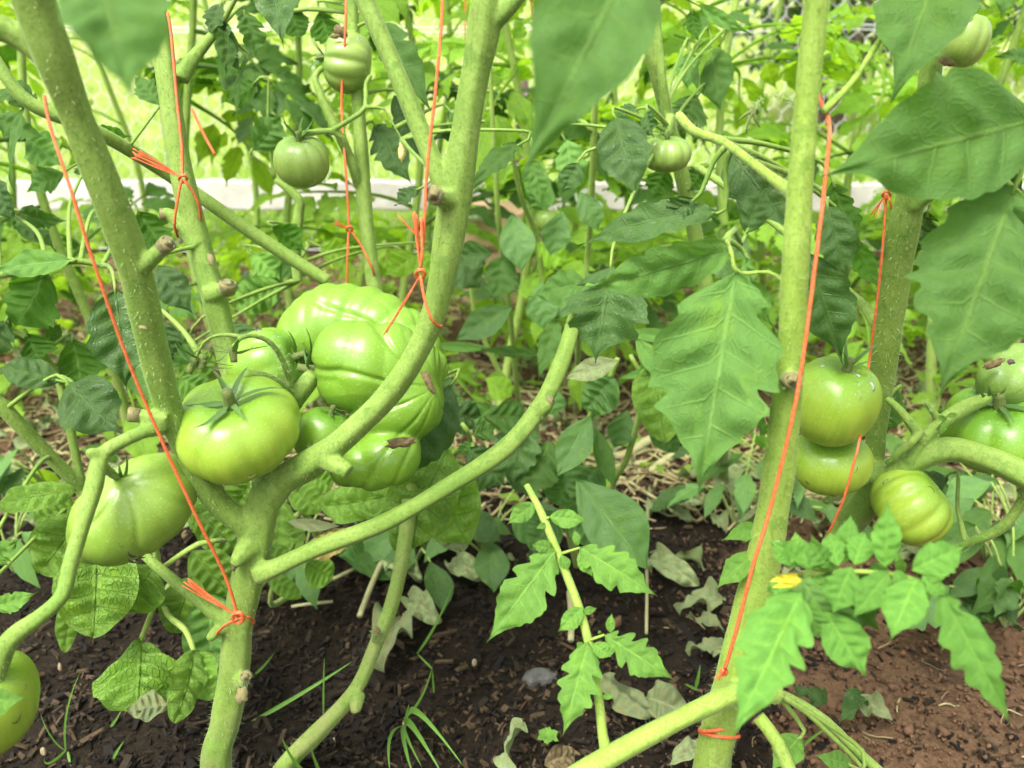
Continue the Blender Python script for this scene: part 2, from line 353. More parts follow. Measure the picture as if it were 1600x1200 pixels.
# ---------------------------------------------------------------- leaf, fruit and twine builders
def leaf_grid(kind='tomato', wr=.5, nv=6, rpv=6, cols=6, lobe=.35, fold=.18, bend=.6, wave=.075, quilt=.03, twist=0.0, seed=0, sweep=.55, side_bend=0.0):
    r = random.Random(seed); n = nv*rpv
    ph = [r.random()*6.28 for _ in range(8)]; dep = [[r.choice((r.uniform(.1, .5), r.uniform(.7, 1.5))) for _ in range(nv+2)] for _ in range(2)]
    V = []; UV = []; asym = r.uniform(.9, 1.1)
    ang = 0.0; mx = mz = my = 0.0; yaw = 0.0; mids = []
    for i in range(n+1):
        s = i/n; mids.append((mx, my, mz, ang, yaw))
        ang += bend/n*(.4+1.2*s); yaw += side_bend/n
        mx += math.cos(ang)*math.cos(yaw)/n; my += math.sin(yaw)/n; mz -= math.sin(ang)/n
    for i in range(n+1):
        s = i/n; mx, my, mz, ang, yaw = mids[i]
        if kind == 'tomato': w = math.sin(math.pi*min(1, s)**.62)**(.85 if s < .33 else .85+.75*(s-.33)/.67)
        elif kind == 'basil': w = math.sin(math.pi*s**.78)**.62
        elif kind == 'pepper': w = math.sin(math.pi*s**.80)**1.05
        elif kind == 'sepal': w = (1-s)**.7*(.35+.65*min(1, s*5))
        elif kind == 'blade': w = (1-s)**.6*(.5+.5*min(1, s*4))
        else: w = math.sin(math.pi*s)
        w = max(w, .012)
        for j in range(-cols, cols+1):
            t = j/cols; side = 0 if j < 0 else 1; a = abs(t)
            u = s*nv+(.28 if side else 0)
            hw = w*wr/2*(asym if side else 2-asym)
            if lobe:
                val = abs(math.cos(math.pi*u))**3.5; env = (.16+1.05*max(0, 1-s/.72)**.8)*min(1, s*7)*min(1, (1-s)*5)
                hw *= 1-lobe*env*val*dep[side][min(nv+1, int(u+.5))]*.9
                hw *= 1-lobe*.10*(.5+.5*math.cos(math.pi*u*3.3+ph[0]))-.02*math.sin(u*9.0+ph[4])
            swp = sweep*hw*a*(1-.7*s*s)
            if kind == 'basil': swp *= .6
            z = fold*hw*a*1.0+quilt*wr*(math.cos(math.pi*u)**2)*math.sin(math.pi*min(1, a*1.1))**1.0*w
            z += wave*wr*(math.sin(9*s+ph[1]+side*2.0)+.6*math.sin(17*s+ph[2]+side))*a*a
            z += .018*wr*math.sin(23*s+5*t+ph[3])
            y = t/a*hw*a*math.cos(fold*.6) if a > 0 else 0.0
            tw = twist*s; y, z = y*math.cos(tw)-z*math.sin(tw), y*math.sin(tw)+z*math.cos(tw)
            ca, sa = math.cos(ang), math.sin(ang); cy, sy = math.cos(yaw), math.sin(yaw)
            lx = swp*ca+z*sa; lz = -swp*sa+z*ca
            V.append((mx+lx*cy-y*sy, my+lx*sy+y*cy, mz+lz)); UV.append((u, t))
    c2 = 2*cols+1; f = []
    for i in range(n):
        for j in range(c2-1): f.append((i*c2+j, i*c2+j+1, (i+1)*c2+j+1, (i+1)*c2+j))
    V = np.array(V); tip = V[n*c2+cols].copy()
    return V, f, np.array(UV), tip
KIND = dict(tomato=dict(nv=6, lobe=.42, quilt=.075, fold=.16), basil=dict(nv=6, lobe=0, quilt=.15, fold=.10, wave=.11, rpv=7, cols=8), pepper=dict(nv=8, rpv=4, lobe=0, quilt=.02, fold=.22, wave=.03),
            sepal=dict(nv=2, rpv=5, cols=2, lobe=0, quilt=0, fold=.3, wave=0, bend=.9), blade=dict(nv=4, rpv=4, cols=2, lobe=0, quilt=0, fold=.4, wave=.0))
NL = [0]; CURVES = {}
def leaf_world(base, tip, width, kind='tomato', face=None, roll=0, **kw):
    """world-space verts of a leaf from base to tip; its upper side turned towards `face`"""
    NL[0] += 1
    a = dict(KIND[kind]); a.update(kw); a.setdefault('seed', NL[0]*13+5)
    L = np.linalg.norm(np.asarray(tip)-base)
    V, f, UV, tl = leaf_grid(kind, wr=width/L, **a)
    lc = np.linalg.norm(tl); x0 = tl/lc; y0 = nrm(np.cross((0, 0, 1), x0)); z0 = np.cross(x0, y0)
    X = nrm(np.asarray(tip)-base); fc = np.asarray(face if face is not None else CO-np.asarray(base), float)
    Zn = nrm(fc-X*(fc@X)); Y = np.cross(Zn, X)
    c, s = math.cos(R(roll)), math.sin(R(roll)); Y, Zn = Y*c+Zn*s, Zn*c-Y*s
    L3 = V@np.stack([x0, y0, z0]).T*(L/lc)
    L3[:, 1] *= lc; L3[:, 2] *= 1.0
    return np.asarray(base)+L3@np.stack([X, Y, Zn]), f, UV
def leaf(parent, b, t, wpx, mat='leaf', kind='tomato', roll=0, name='leaf', face=None, **kw):
    B, T = P(*b), P(*t)
    v, f, uv = leaf_world(B, T, px(wpx, (b[2]+t[2])/2), kind, face, roll, **kw)
    o = MB().add(v, f, uv).build(name, M[mat], parent, origin=B)
    cs = CURVES.get(parent.name) if parent is not None else None
    if cs is not None and name == 'leaf':        # a stalk back to the nearest stem of its plant
        d = np.linalg.norm(cs[:, :3]-B, axis=1)+.25*np.maximum(0, cs[:, 2]-B[2]); q = cs[int(d.argmin())]; L = np.linalg.norm(q[:3]-B)
        if .008 < L < .22:
            ax = nrm(T-B); e = B+ax*.004; m1 = q[:3]*.6+B*.4+np.array((0, 0, .10*L))+FW*.06*L; c = spline(np.array([(*q[:3], .0024), (*m1, .0017), (*(B-ax*.15*L), .0014), (*e, .0011)]), .01)
            MB().add(*tube_geo(c, 7)).build('leaf_stalk', M['stem'], o, origin=q[:3])
    return o
def compound(parent, path, lfs, mat='leaf_young', smat='stem_light', name='leaf', hairy=True):
    """one compound leaf: a rachis with leaflets; lfs items (base, tip, width px, kwargs)"""
    c = spline(W4(path), .006); mb = MB().add(*tube_geo(c, 8)); o = mb.build(name, M[smat], parent, origin=c[0, :3])
    for q in lfs:
        kw = dict(q[3]) if len(q) > 3 else {}
        st = kw.pop('stalk', None)
        lf = leaf(o, q[0], q[1], q[2], kw.pop('mat', mat), name='leaflet', **kw)
        if st:
            tube([(*st, 5), (*q[0], 4)], .004, 6).build('leaf_stalk', M[smat], o)
    return o
def revolve_fruit(R0, flat, n, rib, dimple, seed, nu=96, nt=44, ellip=1.0, bot=.06):
    r = random.Random(seed); ph = [r.random()*6.28 for _ in range(6)]; V = []; UV = []; f = []
    rb = [r.uniform(.4, 1.3) for _ in range(n)]
    for i in range(nt+1):
        th = math.pi*(i+.001)/(nt+.002); st, ct = math.sin(th), math.cos(th)
        for j in range(nu):
            p = 2*math.pi*j/nu; x = (p/(2*math.pi)*n+.12*math.sin(p*2+ph[0])+.15*math.sin(p+ph[1])) % n
            groove = math.exp(-((x-round(x))/.17)**2)*rb[int(round(x)) % n]
            lob = .5-.5*math.cos(2*math.pi*x)
            k = 1-rib*(groove*.8+.35*(1-lob))*(st**.5)*(.75+.45*ct)
            rr = R0*k*(1+.02*math.sin(2*p+ph[2])+.02*math.sin(3*p+ph[3]))
            sq = st**.82
            z = R0*flat*(abs(ct)**.92*(1 if ct > 0 else -1))-R0*dimple*math.exp(-(th/.34)**2)*(1+.5*rib*10*groove*.3)+R0*bot*math.exp(-((math.pi-th)/.3)**2)
            V.append((rr*sq*math.cos(p)*ellip, rr*sq*math.sin(p), z)); UV.append((j/nu, i/nt))
    for i in range(nt):
        for j in range(nu):
            k = (j+1) % nu; f.append((i*nu+j, (i+1)*nu+j, (i+1)*nu+k, i*nu+k))
    f.append(tuple(range(nu))); f.append(tuple(nt*nu+j for j in range(nu))[::-1])
    return np.array(V), f, np.array(UV)
def frame(z, x=(1, .2, 0)):
    Z = nrm(z); X = nrm(np.asarray(x)-Z*(np.asarray(x)@Z)); return np.stack([X, np.cross(Z, X), Z])
CAMUP = lambda a, b, c=0: nrm(RT*c+np.array((0, 0, 1.))*a-FW*b)      # world direction: a up, b towards the camera, c to the right
def calyx(parent, at, axis, R0, n=5, seed=0, ln=1.0, lift=.6, stalk=None, mat='sepal'):
    r = random.Random(seed); fr = frame(axis)
    mb = MB(); c = np.array([(*(at-fr[2]*R0*.10), R0*.13), (*(at+fr[2]*R0*.10), R0*.10), (*(at+fr[2]*R0*.3), R0*.085)])
    if stalk is not None:
        w = W4(stalk); c = np.concatenate([c[:2], w])
    mb.add(*tube_geo(spline(c, .004), 9)); cx = mb.build('calyx', M['stem_dark'], parent, origin=at)
    for k in range(n):
        a = 2*math.pi*(k+r.uniform(-.2, .2))/n; d = math.cos(a)*fr[0]+math.sin(a)*fr[1]
        L = R0*ln*r.uniform(.7, 1.1); b = at+d*R0*.07+fr[2]*R0*.04; up = lift+r.uniform(-.25, .3)
        v, f, uv = leaf_world(b, b+nrm(d+fr[2]*up)*L, L*.2, 'sepal', fr[2], r.uniform(-25, 25), bend=r.uniform(-.9, 1.2), side_bend=r.uniform(-.5, .5), seed=seed*7+k)
        MB().add(v, f, uv).build('sepal', M[mat], cx, origin=b)
    return cx
def drops(parent, pts, rr=random.Random(3)):
    for p, n, r0 in pts:
        V = []; f = []; fr = frame(n)
        for i in range(5):
            th = math.pi/2*i/4
            for j in range(10):
                V.append(np.asarray(p)+fr.T@np.array((r0*math.sin(th)*math.cos(j*.6283), r0*1.15*math.sin(th)*math.sin(j*.6283), r0*.34*math.cos(th)-r0*.06)))
        for i in range(4):
            for j in range(10): f.append((i*10+j, i*10+(j+1) % 10, (i+1)*10+(j+1) % 10, (i+1)*10+j))
        MB().add(V, f).build('water_drop', M['water'], parent, origin=p)
def tomato(c, w, h, axis, label, n=8, rib=.05, dimple=.16, seed=1, mat='tomato', cal=None, stalk=None, dr=0, flat=None, ellip=1.0, roll=(1, .2, 0), scar=None, group='green tomatoes on the vines'):
    C = P(*c); R0 = px(w, c[2])/2; fl = h/w if flat is None else flat
    V, f, uv = revolve_fruit(R0, fl, n, rib, dimple, seed, ellip=ellip); fr = frame(axis, roll)
    Wv = C+V@fr
    root = empty('tomato', C, label, 'tomato', group)
    MB().add(Wv, f, uv).build('fruit', M[mat], root, origin=C)
    if cal is not None: calyx(root, C+fr[2]*(R0*fl-R0*dimple*.8), fr[2], R0, stalk=stalk, seed=seed, **cal)
    r = random.Random(seed)
    if dr:
        nrmC = [Wv[i]-C for i in range(len(Wv))]; cand = [i for i in range(len(Wv)) if nrm(nrmC[i])@nrm(CO-C) > .25]
        drops(root, [(Wv[i], nrm(nrmC[i]), r.uniform(.0014, .0036)) for i in r.sample(cand, dr)])
        lo = min(range(len(Wv)), key=lambda i: Wv[i][2]); drops(root, [(Wv[lo], np.array((0, 0, -1.)), .0042)])
    return root, Wv, C
def patch(parent, u, v, wpx, hpx, Z, ang, name='scar', mat='scar', seed=0, depth=.3):
    """a rough brown scab standing slightly off the skin"""
    r = random.Random(seed); C = P(u, v, Z); a = R(ang); X = RT*math.cos(a)-UP*math.sin(a); Y = RT*math.sin(a)+UP*math.cos(a)
    V = []; f = []; m = 18; rx, ry = px(wpx, Z)/2, px(hpx, Z)/2; jit = [r.uniform(.75, 1.2) for _ in range(m)]
    for i in range(5):
        th = math.pi/2*i/4
        for j in range(m):
            k = jit[j]; V.append(C+X*(rx*k*math.sin(th)*math.cos(j*2*math.pi/m))+Y*(ry*k*math.sin(th)*math.sin(j*2*math.pi/m))-FW*(math.cos(th)*min(rx, ry)*depth*r.uniform(.7, 1.2))+FW*min(rx, ry)*.6*math.sin(th)**3)
    for i in range(4):
        for j in range(m): f.append((i*m+j, (i+1)*m+j, (i+1)*m+(j+1) % m, i*m+(j+1) % m))
    return MB().add(V, f).build(name, M[mat], parent, origin=C)
def ball(mb, u, v, Z, rx, ry=None, rz=None, ang=0):
    ry = ry or rx; rz = rz or (rx+ry)/2; V = []; f = []; nu, nt = 40, 22; a = R(ang)
    X = RT*math.cos(a)-UP*math.sin(a); Y = RT*math.sin(a)+UP*math.cos(a)
    for i in range(nt+1):
        th = math.pi*(i+.01)/(nt+.02)
        for j in range(nu):
            p = 2*math.pi*j/nu
            V.append(P(u, v, Z)+X*px(rx, Z)*math.sin(th)*math.cos(p)+Y*px(ry, Z)*math.cos(th)-FW*px(rz, Z)*math.sin(th)*math.sin(p))
    for i in range(nt):
        for j in range(nu):
            k = (j+1) % nu; f.append((i*nu+j, (i+1)*nu+j, (i+1)*nu+k, i*nu+k))
    f.append(tuple(range(nu))); f.append(tuple(nt*nu+j for j in range(nu))[::-1]); mb.add(V, f)
def fused(label, centre, balls, voxel=.0016, sm=5, mat='tomato', name='tomato', group='green tomatoes on the vines', groove=None):
    root = empty(name, P(*centre), label, 'tomato', group); mb = MB()
    for b in balls: ball(mb, *b)
    o = remeshed_obj(mb, 'fruit', M[mat], root, voxel, sm)
    if groove:                                   # furrows running out from the blossom scar
        u0, v0, n, amp = groove; me = o.data; k = len(me.vertices); co = np.empty(k*3, np.float32); no = np.empty(k*3, np.float32)
        me.vertices.foreach_get('co', co); me.vertices.foreach_get('normal', no); co = co.reshape(-1, 3); no = no.reshape(-1, 3)
        d = co+np.array(o.location)-CO; z = d@FW; u = 800+F*(d@RT)/z; v = 600-F*(d@UP)/z; rr = np.hypot(u-u0, v-v0)
        th = np.arctan2(v-v0, u-u0)/(2*math.pi)*n+.22*np.sin(rr*.035)+.3*np.sin(z*60); fr = np.abs(th-np.round(th)); wk = .45+.55*np.sin(np.round(th)*2.7)
        co -= no*(amp*wk*np.exp(-(fr/.13)**2)*np.clip(rr/60, .2, 1)*np.clip((330-rr)/120, 0, 1))[:, None]
        me.vertices.foreach_set('co', co.astype(np.float32).ravel()); me.update()
    return root
def twine(label, strands, knot=None, tails=(), loops=(), w=6.0):
    w *= .86; p0 = strands[0][0]; root = empty('twine', P(*p0[:3]), label, 'twine', 'orange twine tied to the tomato stems')
    def strand(pts, name, ww):
        c = spline(W4([(*q, ww) for q in pts]), .004); mb = MB(); mb.add(*tube_geo(c, 8, .12, 3)); return mb.build(name, M['twine'], root, origin=c[0, :3])
    for s in strands: strand(s, 'strand', w)
    for s in loops: strand(s, 'loop', w*.9)
    if knot:
        u, v, Z, k = knot; mb = MB()
        for q in range(3):
            a0 = q*1.05; ring = []
            for i in range(9):
                a = 2*math.pi*i/8; x, y, z = math.cos(a)*k*.55, math.sin(a)*k*.42, math.sin(a+q)*k*.45
                ring.append((u+x*math.cos(a0)-y*math.sin(a0), v+x*math.sin(a0)+y*math.cos(a0), Z+px(z, Z), w*.85))
            mb.add(*tube_geo(spline(W4(ring), .0012), 7))
        mb.build('knot', M['twine'], root)
    r = random.Random(int(p0[0]))
    for (b, t, nf, spread) in tails:
        for i in range(nf):
            e = (t[0]+r.uniform(-1, 1)*spread, t[1]+r.uniform(-1, 1)*spread, t[2]+px(r.uniform(-1, 1)*spread, t[2])); m = tuple((b[k]+e[k])/2+(r.uniform(-1, 1)*spread*.3 if k < 2 else 0) for k in range(3))
            strand([b, m, e], 'tail', w*.38)
    return root
def cut_end(parent, u, v, Z, wpx, d=(0, -.2, .6)):
    """corky face of a pruned side shoot"""
    C = P(u, v, Z); ax = nrm(RT*d[0]+UP*d[1]-FW*d[2]); r0 = px(wpx, Z)/2
    c = np.array([(*(C-ax*r0*1.2), r0*.92), (*(C-ax*r0*.2), r0*1.0), (*(C+ax*r0*.18), r0*.98), (*(C+ax*r0*.26), r0*.74), (*(C+ax*r0*.12), r0*.4), (*(C+ax*r0*.10), r0*.05)])
    V, f, UV = tube_geo(c, 16, .05, 4)
    return MB().add(V, f, UV).build('pruning_cut', M['cut_wood'], parent, origin=C)
# library of compound leaves for the plants further back
def compound_proto(seed, mat, rows=3, cols=3, length=1.0, droop=.55, rpv=3):
    r = random.Random(seed); mb = MB(); n = 10; c = []
    for i in range(n+1):
        t = i/n; c.append((length*t*(1-.18*droop*t), .03*math.sin(t*5+seed), length*(.15*t-droop*.62*t*t), .017*(1-.65*t)))
    c = np.array(c); mb.add(*tube_geo(c, 6)); nst = mb.n
    def at(t):
        k = min(n-1, int(t*n)); return c[k, :3]*(1-(t*n-k))+c[k+1, :3]*(t*n-k), nrm(c[k+1, :3]-c[k, :3])
    spec = [(1.0, 0, .40)]
    for t in ((.42, .62, .82) if rows == 3 else (.5, .78)):
        for s in (-1, 1): spec.append((t+r.uniform(-.03, .03), s, (.34 if t < .7 else .30)*r.uniform(.85, 1.15)))
    for t in (.34, .52, .72):
        spec.append((t, r.choice((-1, 1)), r.uniform(.07, .12)))
    for t, s, L in spec:
        p, T = at(min(t, .999)); side = np.array((0, 1., 0))
        d = nrm(T*(1 if s == 0 else .55)+side*s*(.85)+np.array((0, 0, -r.uniform(.1, .75))))
        st = .0 if s == 0 else .05; b = p+d*st*(L/.3); e = b+d*L
        v, f, uv = leaf_world(b, e, L*r.uniform(.46, .6), 'tomato', (0.15, 0, 1), r.uniform(-30, 30), rpv=rpv, cols=cols, nv=5, bend=r.uniform(.3, 1.2), seed=seed*31+len(mb.f), wave=.07)
        mb.add(v, f, uv)
    me, _ = mb.mesh('compound_leaf', M[mat], origin=(0, 0, 0))
    return me
# ---------------------------------------------------------------- the setting: soil bed, lawn
def smooth_noise(x, y, s=0):
    return (math.sin(x*7.1+s)*math.cos(y*6.3+s*2)+.5*math.sin(x*17+y*11+s)+.35*math.sin(x*31-y*27+s*3)+.25*math.sin(x*57+y*63))/2
def soil_h(x, y): return .012*smooth_noise(x, y)+.004*math.sin(x*130+3*math.sin(y*90))*math.sin(y*117+2*math.sin(x*70))
V = []; f = []; nx, ny = 190, 190
for j in range(ny+1):
    y = -.6+(3.35)*(j/ny)**1.25
    for i in range(nx+1):
        x = -3.0+6.0*(i/nx); k = (i/nx-.5)*2; x = 3.2*(.35*k+.65*k**3)
        V.append((x, y, soil_h(x, y)))
for j in range(ny):
    for i in range(nx): a = j*(nx+1)+i; f.append((a, a+1, a+nx+2, a+nx+1))
tag(MB().add(V, f).build('soil', M['soil'], origin=(0, 0, 0)), kind='structure')
def lawn_z(y): return .02+.16*max(0, y-6)-.08*max(0, y-40)
V = []; f = []
for j, y in enumerate((2.72, 4, 6, 10, 20, 40, 60, 140)):
    for i, x in enumerate((-1, -.3, 0, .3, 1)):
        V.append((x*(6+y*1.6), y, lawn_z(y)))
for j in range(7):
    for i in range(4): a = j*5+i; f.append((a, a+1, a+6, a+5))
tag(MB().add(V, f).build('lawn', M['lawn'], origin=(0, 0, 0)), kind='structure')
# grass blades of the lawn, one uncountable mass
r = random.Random(11); V = []; f = []; UV = []
for k in range(34000):
    y = 2.75+15*r.random()**2.2; x = r.uniform(-1, 1)*(1.0+y*.85); z0 = lawn_z(y)-.02; h = r.uniform(.05, .16)*(1.4 if r.random() < .1 else 1); a = r.random()*6.28
    lean = r.uniform(.1, .9)*h; b = r.random()*6.28; w = r.uniform(.002, .005)*(1+y*.12); i = len(V)
    dx, dy = math.cos(a)*w, math.sin(a)*w
    V += [(x-dx, y-dy, z0), (x+dx, y+dy, z0), (x+dx*.7+math.cos(b)*lean*.4, y+dy*.7+math.sin(b)*lean*.4, z0+h*.6), (x-dx*.7+math.cos(b)*lean*.4, y-dy*.7+math.sin(b)*lean*.4, z0+h*.6), (x+math.cos(b)*lean, y+math.sin(b)*lean, z0+h)]
    f += [(i, i+1, i+2, i+3), (i+3, i+2, i+4)]; UV += [(.2, -.4), (.2, .4), (.5, .4), (.5, -.4), (.9, .1)]
t = NT('lawn_grass'); oi = t.n('ShaderNodeTexCoord').outputs['Object']; n1 = t.noise(3, 3, oi); c = t.ramp(n1, [(.3, (.20, .34, .05)), (.7, (.38, .50, .11))])
b = t.bsdf(c, .6, .3); tr = t.n('ShaderNodeBsdfTranslucent'); tr.inputs[0].default_value = (.50, .72, .12, 1); mx = t.n('ShaderNodeMixShader'); mx.inputs[0].default_value = .4
t.l(b.outputs[0], mx.inputs[1]); t.l(tr.outputs[0], mx.inputs[2]); t.done(mx)
tag(MB().add(V, f, UV).build('lawn_grass', M['lawn_grass'], origin=(0, 0, 0)), 'bright green lawn grass beyond the wire fence', 'grass', kind='stuff')
# bark mulch on the bed
r = random.Random(21); V = []; f = []; UV = []
def chip(x, y, L, w, h, a, tilt, c, roll=0):
    i = len(V); z = soil_h(x, y)+h*.4+r.uniform(0, .004); ca, sa = math.cos(a), math.sin(a); ct, st = math.cos(tilt), math.sin(tilt)
    for (lx, ly, lz) in ((-1, -1, -1), (1, -.7, -1), (1, .8, -1), (-1, 1, -1), (-.9, -.8, 1), (.85, -.6, 1), (.9, .7, 1), (-.8, .9, 1)):
        px_, py_, pz_ = lx*L/2*r.uniform(.8, 1.1), ly*w/2*r.uniform(.7, 1.1), lz*h/2
        qx, qz = px_*ct-pz_*st, px_*st+pz_*ct
        qz += py_*roll
        V.append((x+qx*ca-py_*sa, y+qx*sa+py_*ca, z+qz)); UV.append((c, 0))
    f.extend([(i, i+3, i+2, i+1), (i+4, i+5, i+6, i+7), (i, i+1, i+5, i+4), (i+1, i+2, i+6, i+5), (i+2, i+3, i+7, i+6), (i+3, i, i+4, i+7)])
def clayness(x, y):
    return max(0, min(1, (x-.20)/.2))+max(0, min(1, (y-1.0)/.4))+.5*smooth_noise(x*.7+3, y*.7)
k = 0
while k < 56000:
    y = .30+1.5*r.random()**1.5; x = r.uniform(-1, 1)*(.35+.72*y)
    if r.random() < .88*min(1, max(0, clayness(x, y)+.75*smooth_noise(x*2.6, y*2.3, 2)-.1)): 
        k += 1; continue
    s = r.lognormvariate(0, .45)
    chip(x, y, .0070*s*r.uniform(.6, 1.5), .0025*s*r.uniform(.5, 1.5), .0018*r.uniform(.6, 1.6), r.random()*3.14, r.gauss(0, .34), min(1, r.random()**1.5*(1+.7*smooth_noise(x*1.7+1, y*1.9, 4))), r.gauss(0, .3)); k += 1
for k in range(36):
    y = .45+.8*r.random(); x = r.uniform(-1, 1)*(.3+.65*y); chip(x, y, r.uniform(.02, .045), r.uniform(.005, .011), .004, r.random()*3.14, r.gauss(0, .12), r.uniform(.2, .9), 0)
tag(MB().add(V, f, UV).build('bark_mulch', M['mulch'], smooth=False, origin=(0, 0, 0)), 'dark shredded bark mulch covering the soil bed', 'mulch', kind='stuff')
# crumbs of bare clay
r = random.Random(25); V = []; f = []; UV = []
for k in range(16000):
    y = .38+1.3*r.random()**1.2; x = r.uniform(.05, .35+.72*y)
    if r.random() > clayness(x, y)+.12: continue
    s = .0013*r.lognormvariate(0, .45); chip(x, y, s*2.2, s*1.8, s*1.5, r.random()*3.14, r.gauss(0, .6), r.random(), r.gauss(0, .5))
tag(MB().add(V, f, UV).build('clay_crumbs', M['clay_crumb'], smooth=True, origin=(0, 0, 0)), 'reddish clay crumbs scattered over the bare soil patch', 'soil', kind='stuff')
# dry straw and clippings lying between the rows
mb = MB(); r = random.Random(33)
for k in range(8480):
    if k < 8400: y = 1.0+1.6*r.random(); x = r.uniform(-1, 1)*(.3+.8*y)
    else: y = .5+.5*r.random(); x = r.uniform(.2, .75)
    L = r.uniform(.02, .09)*(1 if k < 8400 else .35); a = r.random()*6.28; cu = r.uniform(-1.2, 1.2); w = r.uniform(.0006, .0028)*(1 if k < 8400 else .35); pts = []; X, Y = x, y
    for i in range(5):
        pts.append((X, Y, soil_h(X, Y)+.004+.012*r.random()*(k < 8400), w)); X += math.cos(a)*L/4; Y += math.sin(a)*L/4; a += cu*.3
    v, ff, uv = tube_geo(np.array(pts), 4); mb.add(v, ff, [(r.random(), 0)]*0 or np.tile((r.random(), 0), (len(v), 1)))
tag(mb.build('dry_clippings', M['straw'], origin=(0, 0, 0)), 'pale dry straw and plant clippings strewn over the soil', 'straw', kind='stuff')
# ---------------------------------------------------------------- fence: plank, chicken wire, posts
FY = 2.62
fence = empty('wire_fence', (0, FY, 0), 'chicken wire fence with a whitewashed plank, between garden bed and lawn', 'fence')
def boxm(mb, x0, x1, y0, y1, z0, z1, bev=.003):
    c = [(x0, y0, z0), (x1, y0, z0), (x1, y1, z0), (x0, y1, z0), (x0, y0, z1), (x1, y0, z1), (x1, y1, z1), (x0, y1, z1)]
    mb.add(c, [(0, 3, 2, 1), (4, 5, 6, 7), (0, 1, 5, 4), (1, 2, 6, 5), (2, 3, 7, 6), (3, 0, 4, 7)]); return mb
def plank(x0, x1, y0, y1, z0, z1, seed):
    rr = random.Random(seed); V = []; n = 24
    for i in range(n+1):
        x = x0+(x1-x0)*i/n; wob = .003*math.sin(i*1.7+seed)+rr.uniform(-.001, .001)
        e = .006
        for (yy, zz) in ((y0, z0+e), (y0+e*.5, z0), (y1, z0), (y1, z1), (y0+e*.5, z1), (y0, z1-e)): V.append((x, yy+wob*.5, zz+wob))
    ff = []
    for i in range(n):
        for j in range(6): k = (j+1) % 6; ff.append((i*6+j, (i+1)*6+j, (i+1)*6+k, i*6+k))
    ff += [tuple(range(6)), tuple(n*6+j for j in range(6))[::-1]]
    return MB().add(V, ff)
zb = G(400, 328)[2]
def zat(v, y):     # height seen at image row v on the plane at distance y
    a = P(800, v, 1.0)-CO; return CH+a[2]*y/a[1]
plank(P(45, 300, 2.5)[0]*1.05, P(772, 300, 2.5)[0]*1.05, FY-.05, FY-.025, zat(329, FY-.05), zat(283, FY-.05), 3).build('plank', M['board_wood'], fence, smooth=False)
plank(P(836, 300, 2.5)[0]*1.05, P(900, 300, 2.5)[0]*1.05+3.0, FY-.05, FY-.025, zat(331, FY-.05), zat(287, FY-.05), 5).build('plank', M['board_wood'], fence, smooth=False)
mb = MB(); s = .048; rw = .0011; hz = 1.35; V = []; E = set()
nxh, nzh = 92, 27
def hv(i, j):   # brick-wall numbering of a hexagonal net: vertical twisted pairs joined by slanted wires
    return i, j
edges = []
for j in range(nzh):
    for i in range(nxh):
        x = -2.2+i*s+(j % 2)*s/2; z = .02+j*s*.86
        a = (x, z); b2 = (x, z+s*.42); edges.append((a, b2, 1.5)); edges.append((b2, (x-s/2, z+s*.86), 1)); edges.append((b2, (x+s/2, z+s*.86), 1))
ny_ = FY
for (a, b2, k) in edges:
    bow = lambda p: ny_+.012*math.sin(p[0]*3)+.006*math.sin(p[1]*9+p[0]*5)
    p0 = np.array((a[0], bow(a), a[1])); p1 = np.array((b2[0], bow(b2), b2[1])); d = nrm(p1-p0); n1 = nrm(np.cross(d, (0, 1, 0)))*rw*k; n2 = nrm(np.cross(d, n1))*rw*k
    mb.add([p0+n1, p0-n1*.5+n2*.87, p0-n1*.5-n2*.87, p1+n1, p1-n1*.5+n2*.87, p1-n1*.5-n2*.87], [(0, 1, 4, 3), (1, 2, 5, 4), (2, 0, 3, 5)])
mb.build('wire_net', M['wire'], fence)
for zz in (.03, zat(48, FY), zat(48, FY)+.012, 1.14):
    mb = MB(); c = np.array([(x, FY-.004+.012*math.sin(x*3), zz+.004*math.sin(x*8), .0019) for x in np.linspace(-2.2, 2.2, 60)]); mb.add(*tube_geo(c, 5)); mb.build('selvage_wire', M['wire'], fence)
for x in (-2.2, -1.06, .03, 1.9):
    mb = MB(); c = np.array([(x, FY+.03, -.1, .022), (x, FY+.03, .4, .021), (x, FY+.03, zat(70, FY) if x > 1 else .55, .02)]); mb.add(*tube_geo(c, 9)); mb.build('post', M['bark_brown'], fence)
# cardboard box standing in the bed behind the fruit
cb = empty('cardboard_box', P(785, 440, 2.2), 'tan cardboard box with faded print, standing behind the leaves near the fence', 'box')
cx, cy = P(790, 400, 2.15)[:2]; cy = 2.1
boxm(MB(), cx-.115, cx+.10, cy, cy+.2, 0.0, zat(335, cy)).build('side_panel', M['cardboard'], cb, smooth=False)
for sgn in (-1, 1):
    z1 = zat(335, cy); mb = MB(); x0, x1 = (cx-.115, cx-.16) if sgn < 0 else (cx+.10, cx+.15)
    mb.add([(x0, cy, z1), (x0, cy+.2, z1), (x1, cy+.2, z1-.07), (x1, cy, z1-.07), (x0, cy, z1+.004), (x0, cy+.2, z1+.004), (x1, cy+.2, z1-.066), (x1, cy, z1-.066)], [(0, 1, 2, 3), (4, 7, 6, 5), (0, 3, 7, 4), (1, 5, 6, 2), (3, 2, 6, 7), (0, 4, 5, 1)]); mb.build('flap', M['cardboard'], cb, smooth=False)
mb = MB(); rr = random.Random(4); x = cx-.068
while x < cx-.018:
    w = rr.uniform(.0015, .004); h = rr.uniform(.014, .022); boxm(mb, x, x+w, cy-.0015, cy-.0005, zat(390, cy)-h/2, zat(390, cy)+h/2); x += w+rr.uniform(.002, .0035)
mb.build('printed_marks', M['print_ink'], cb, smooth=False)
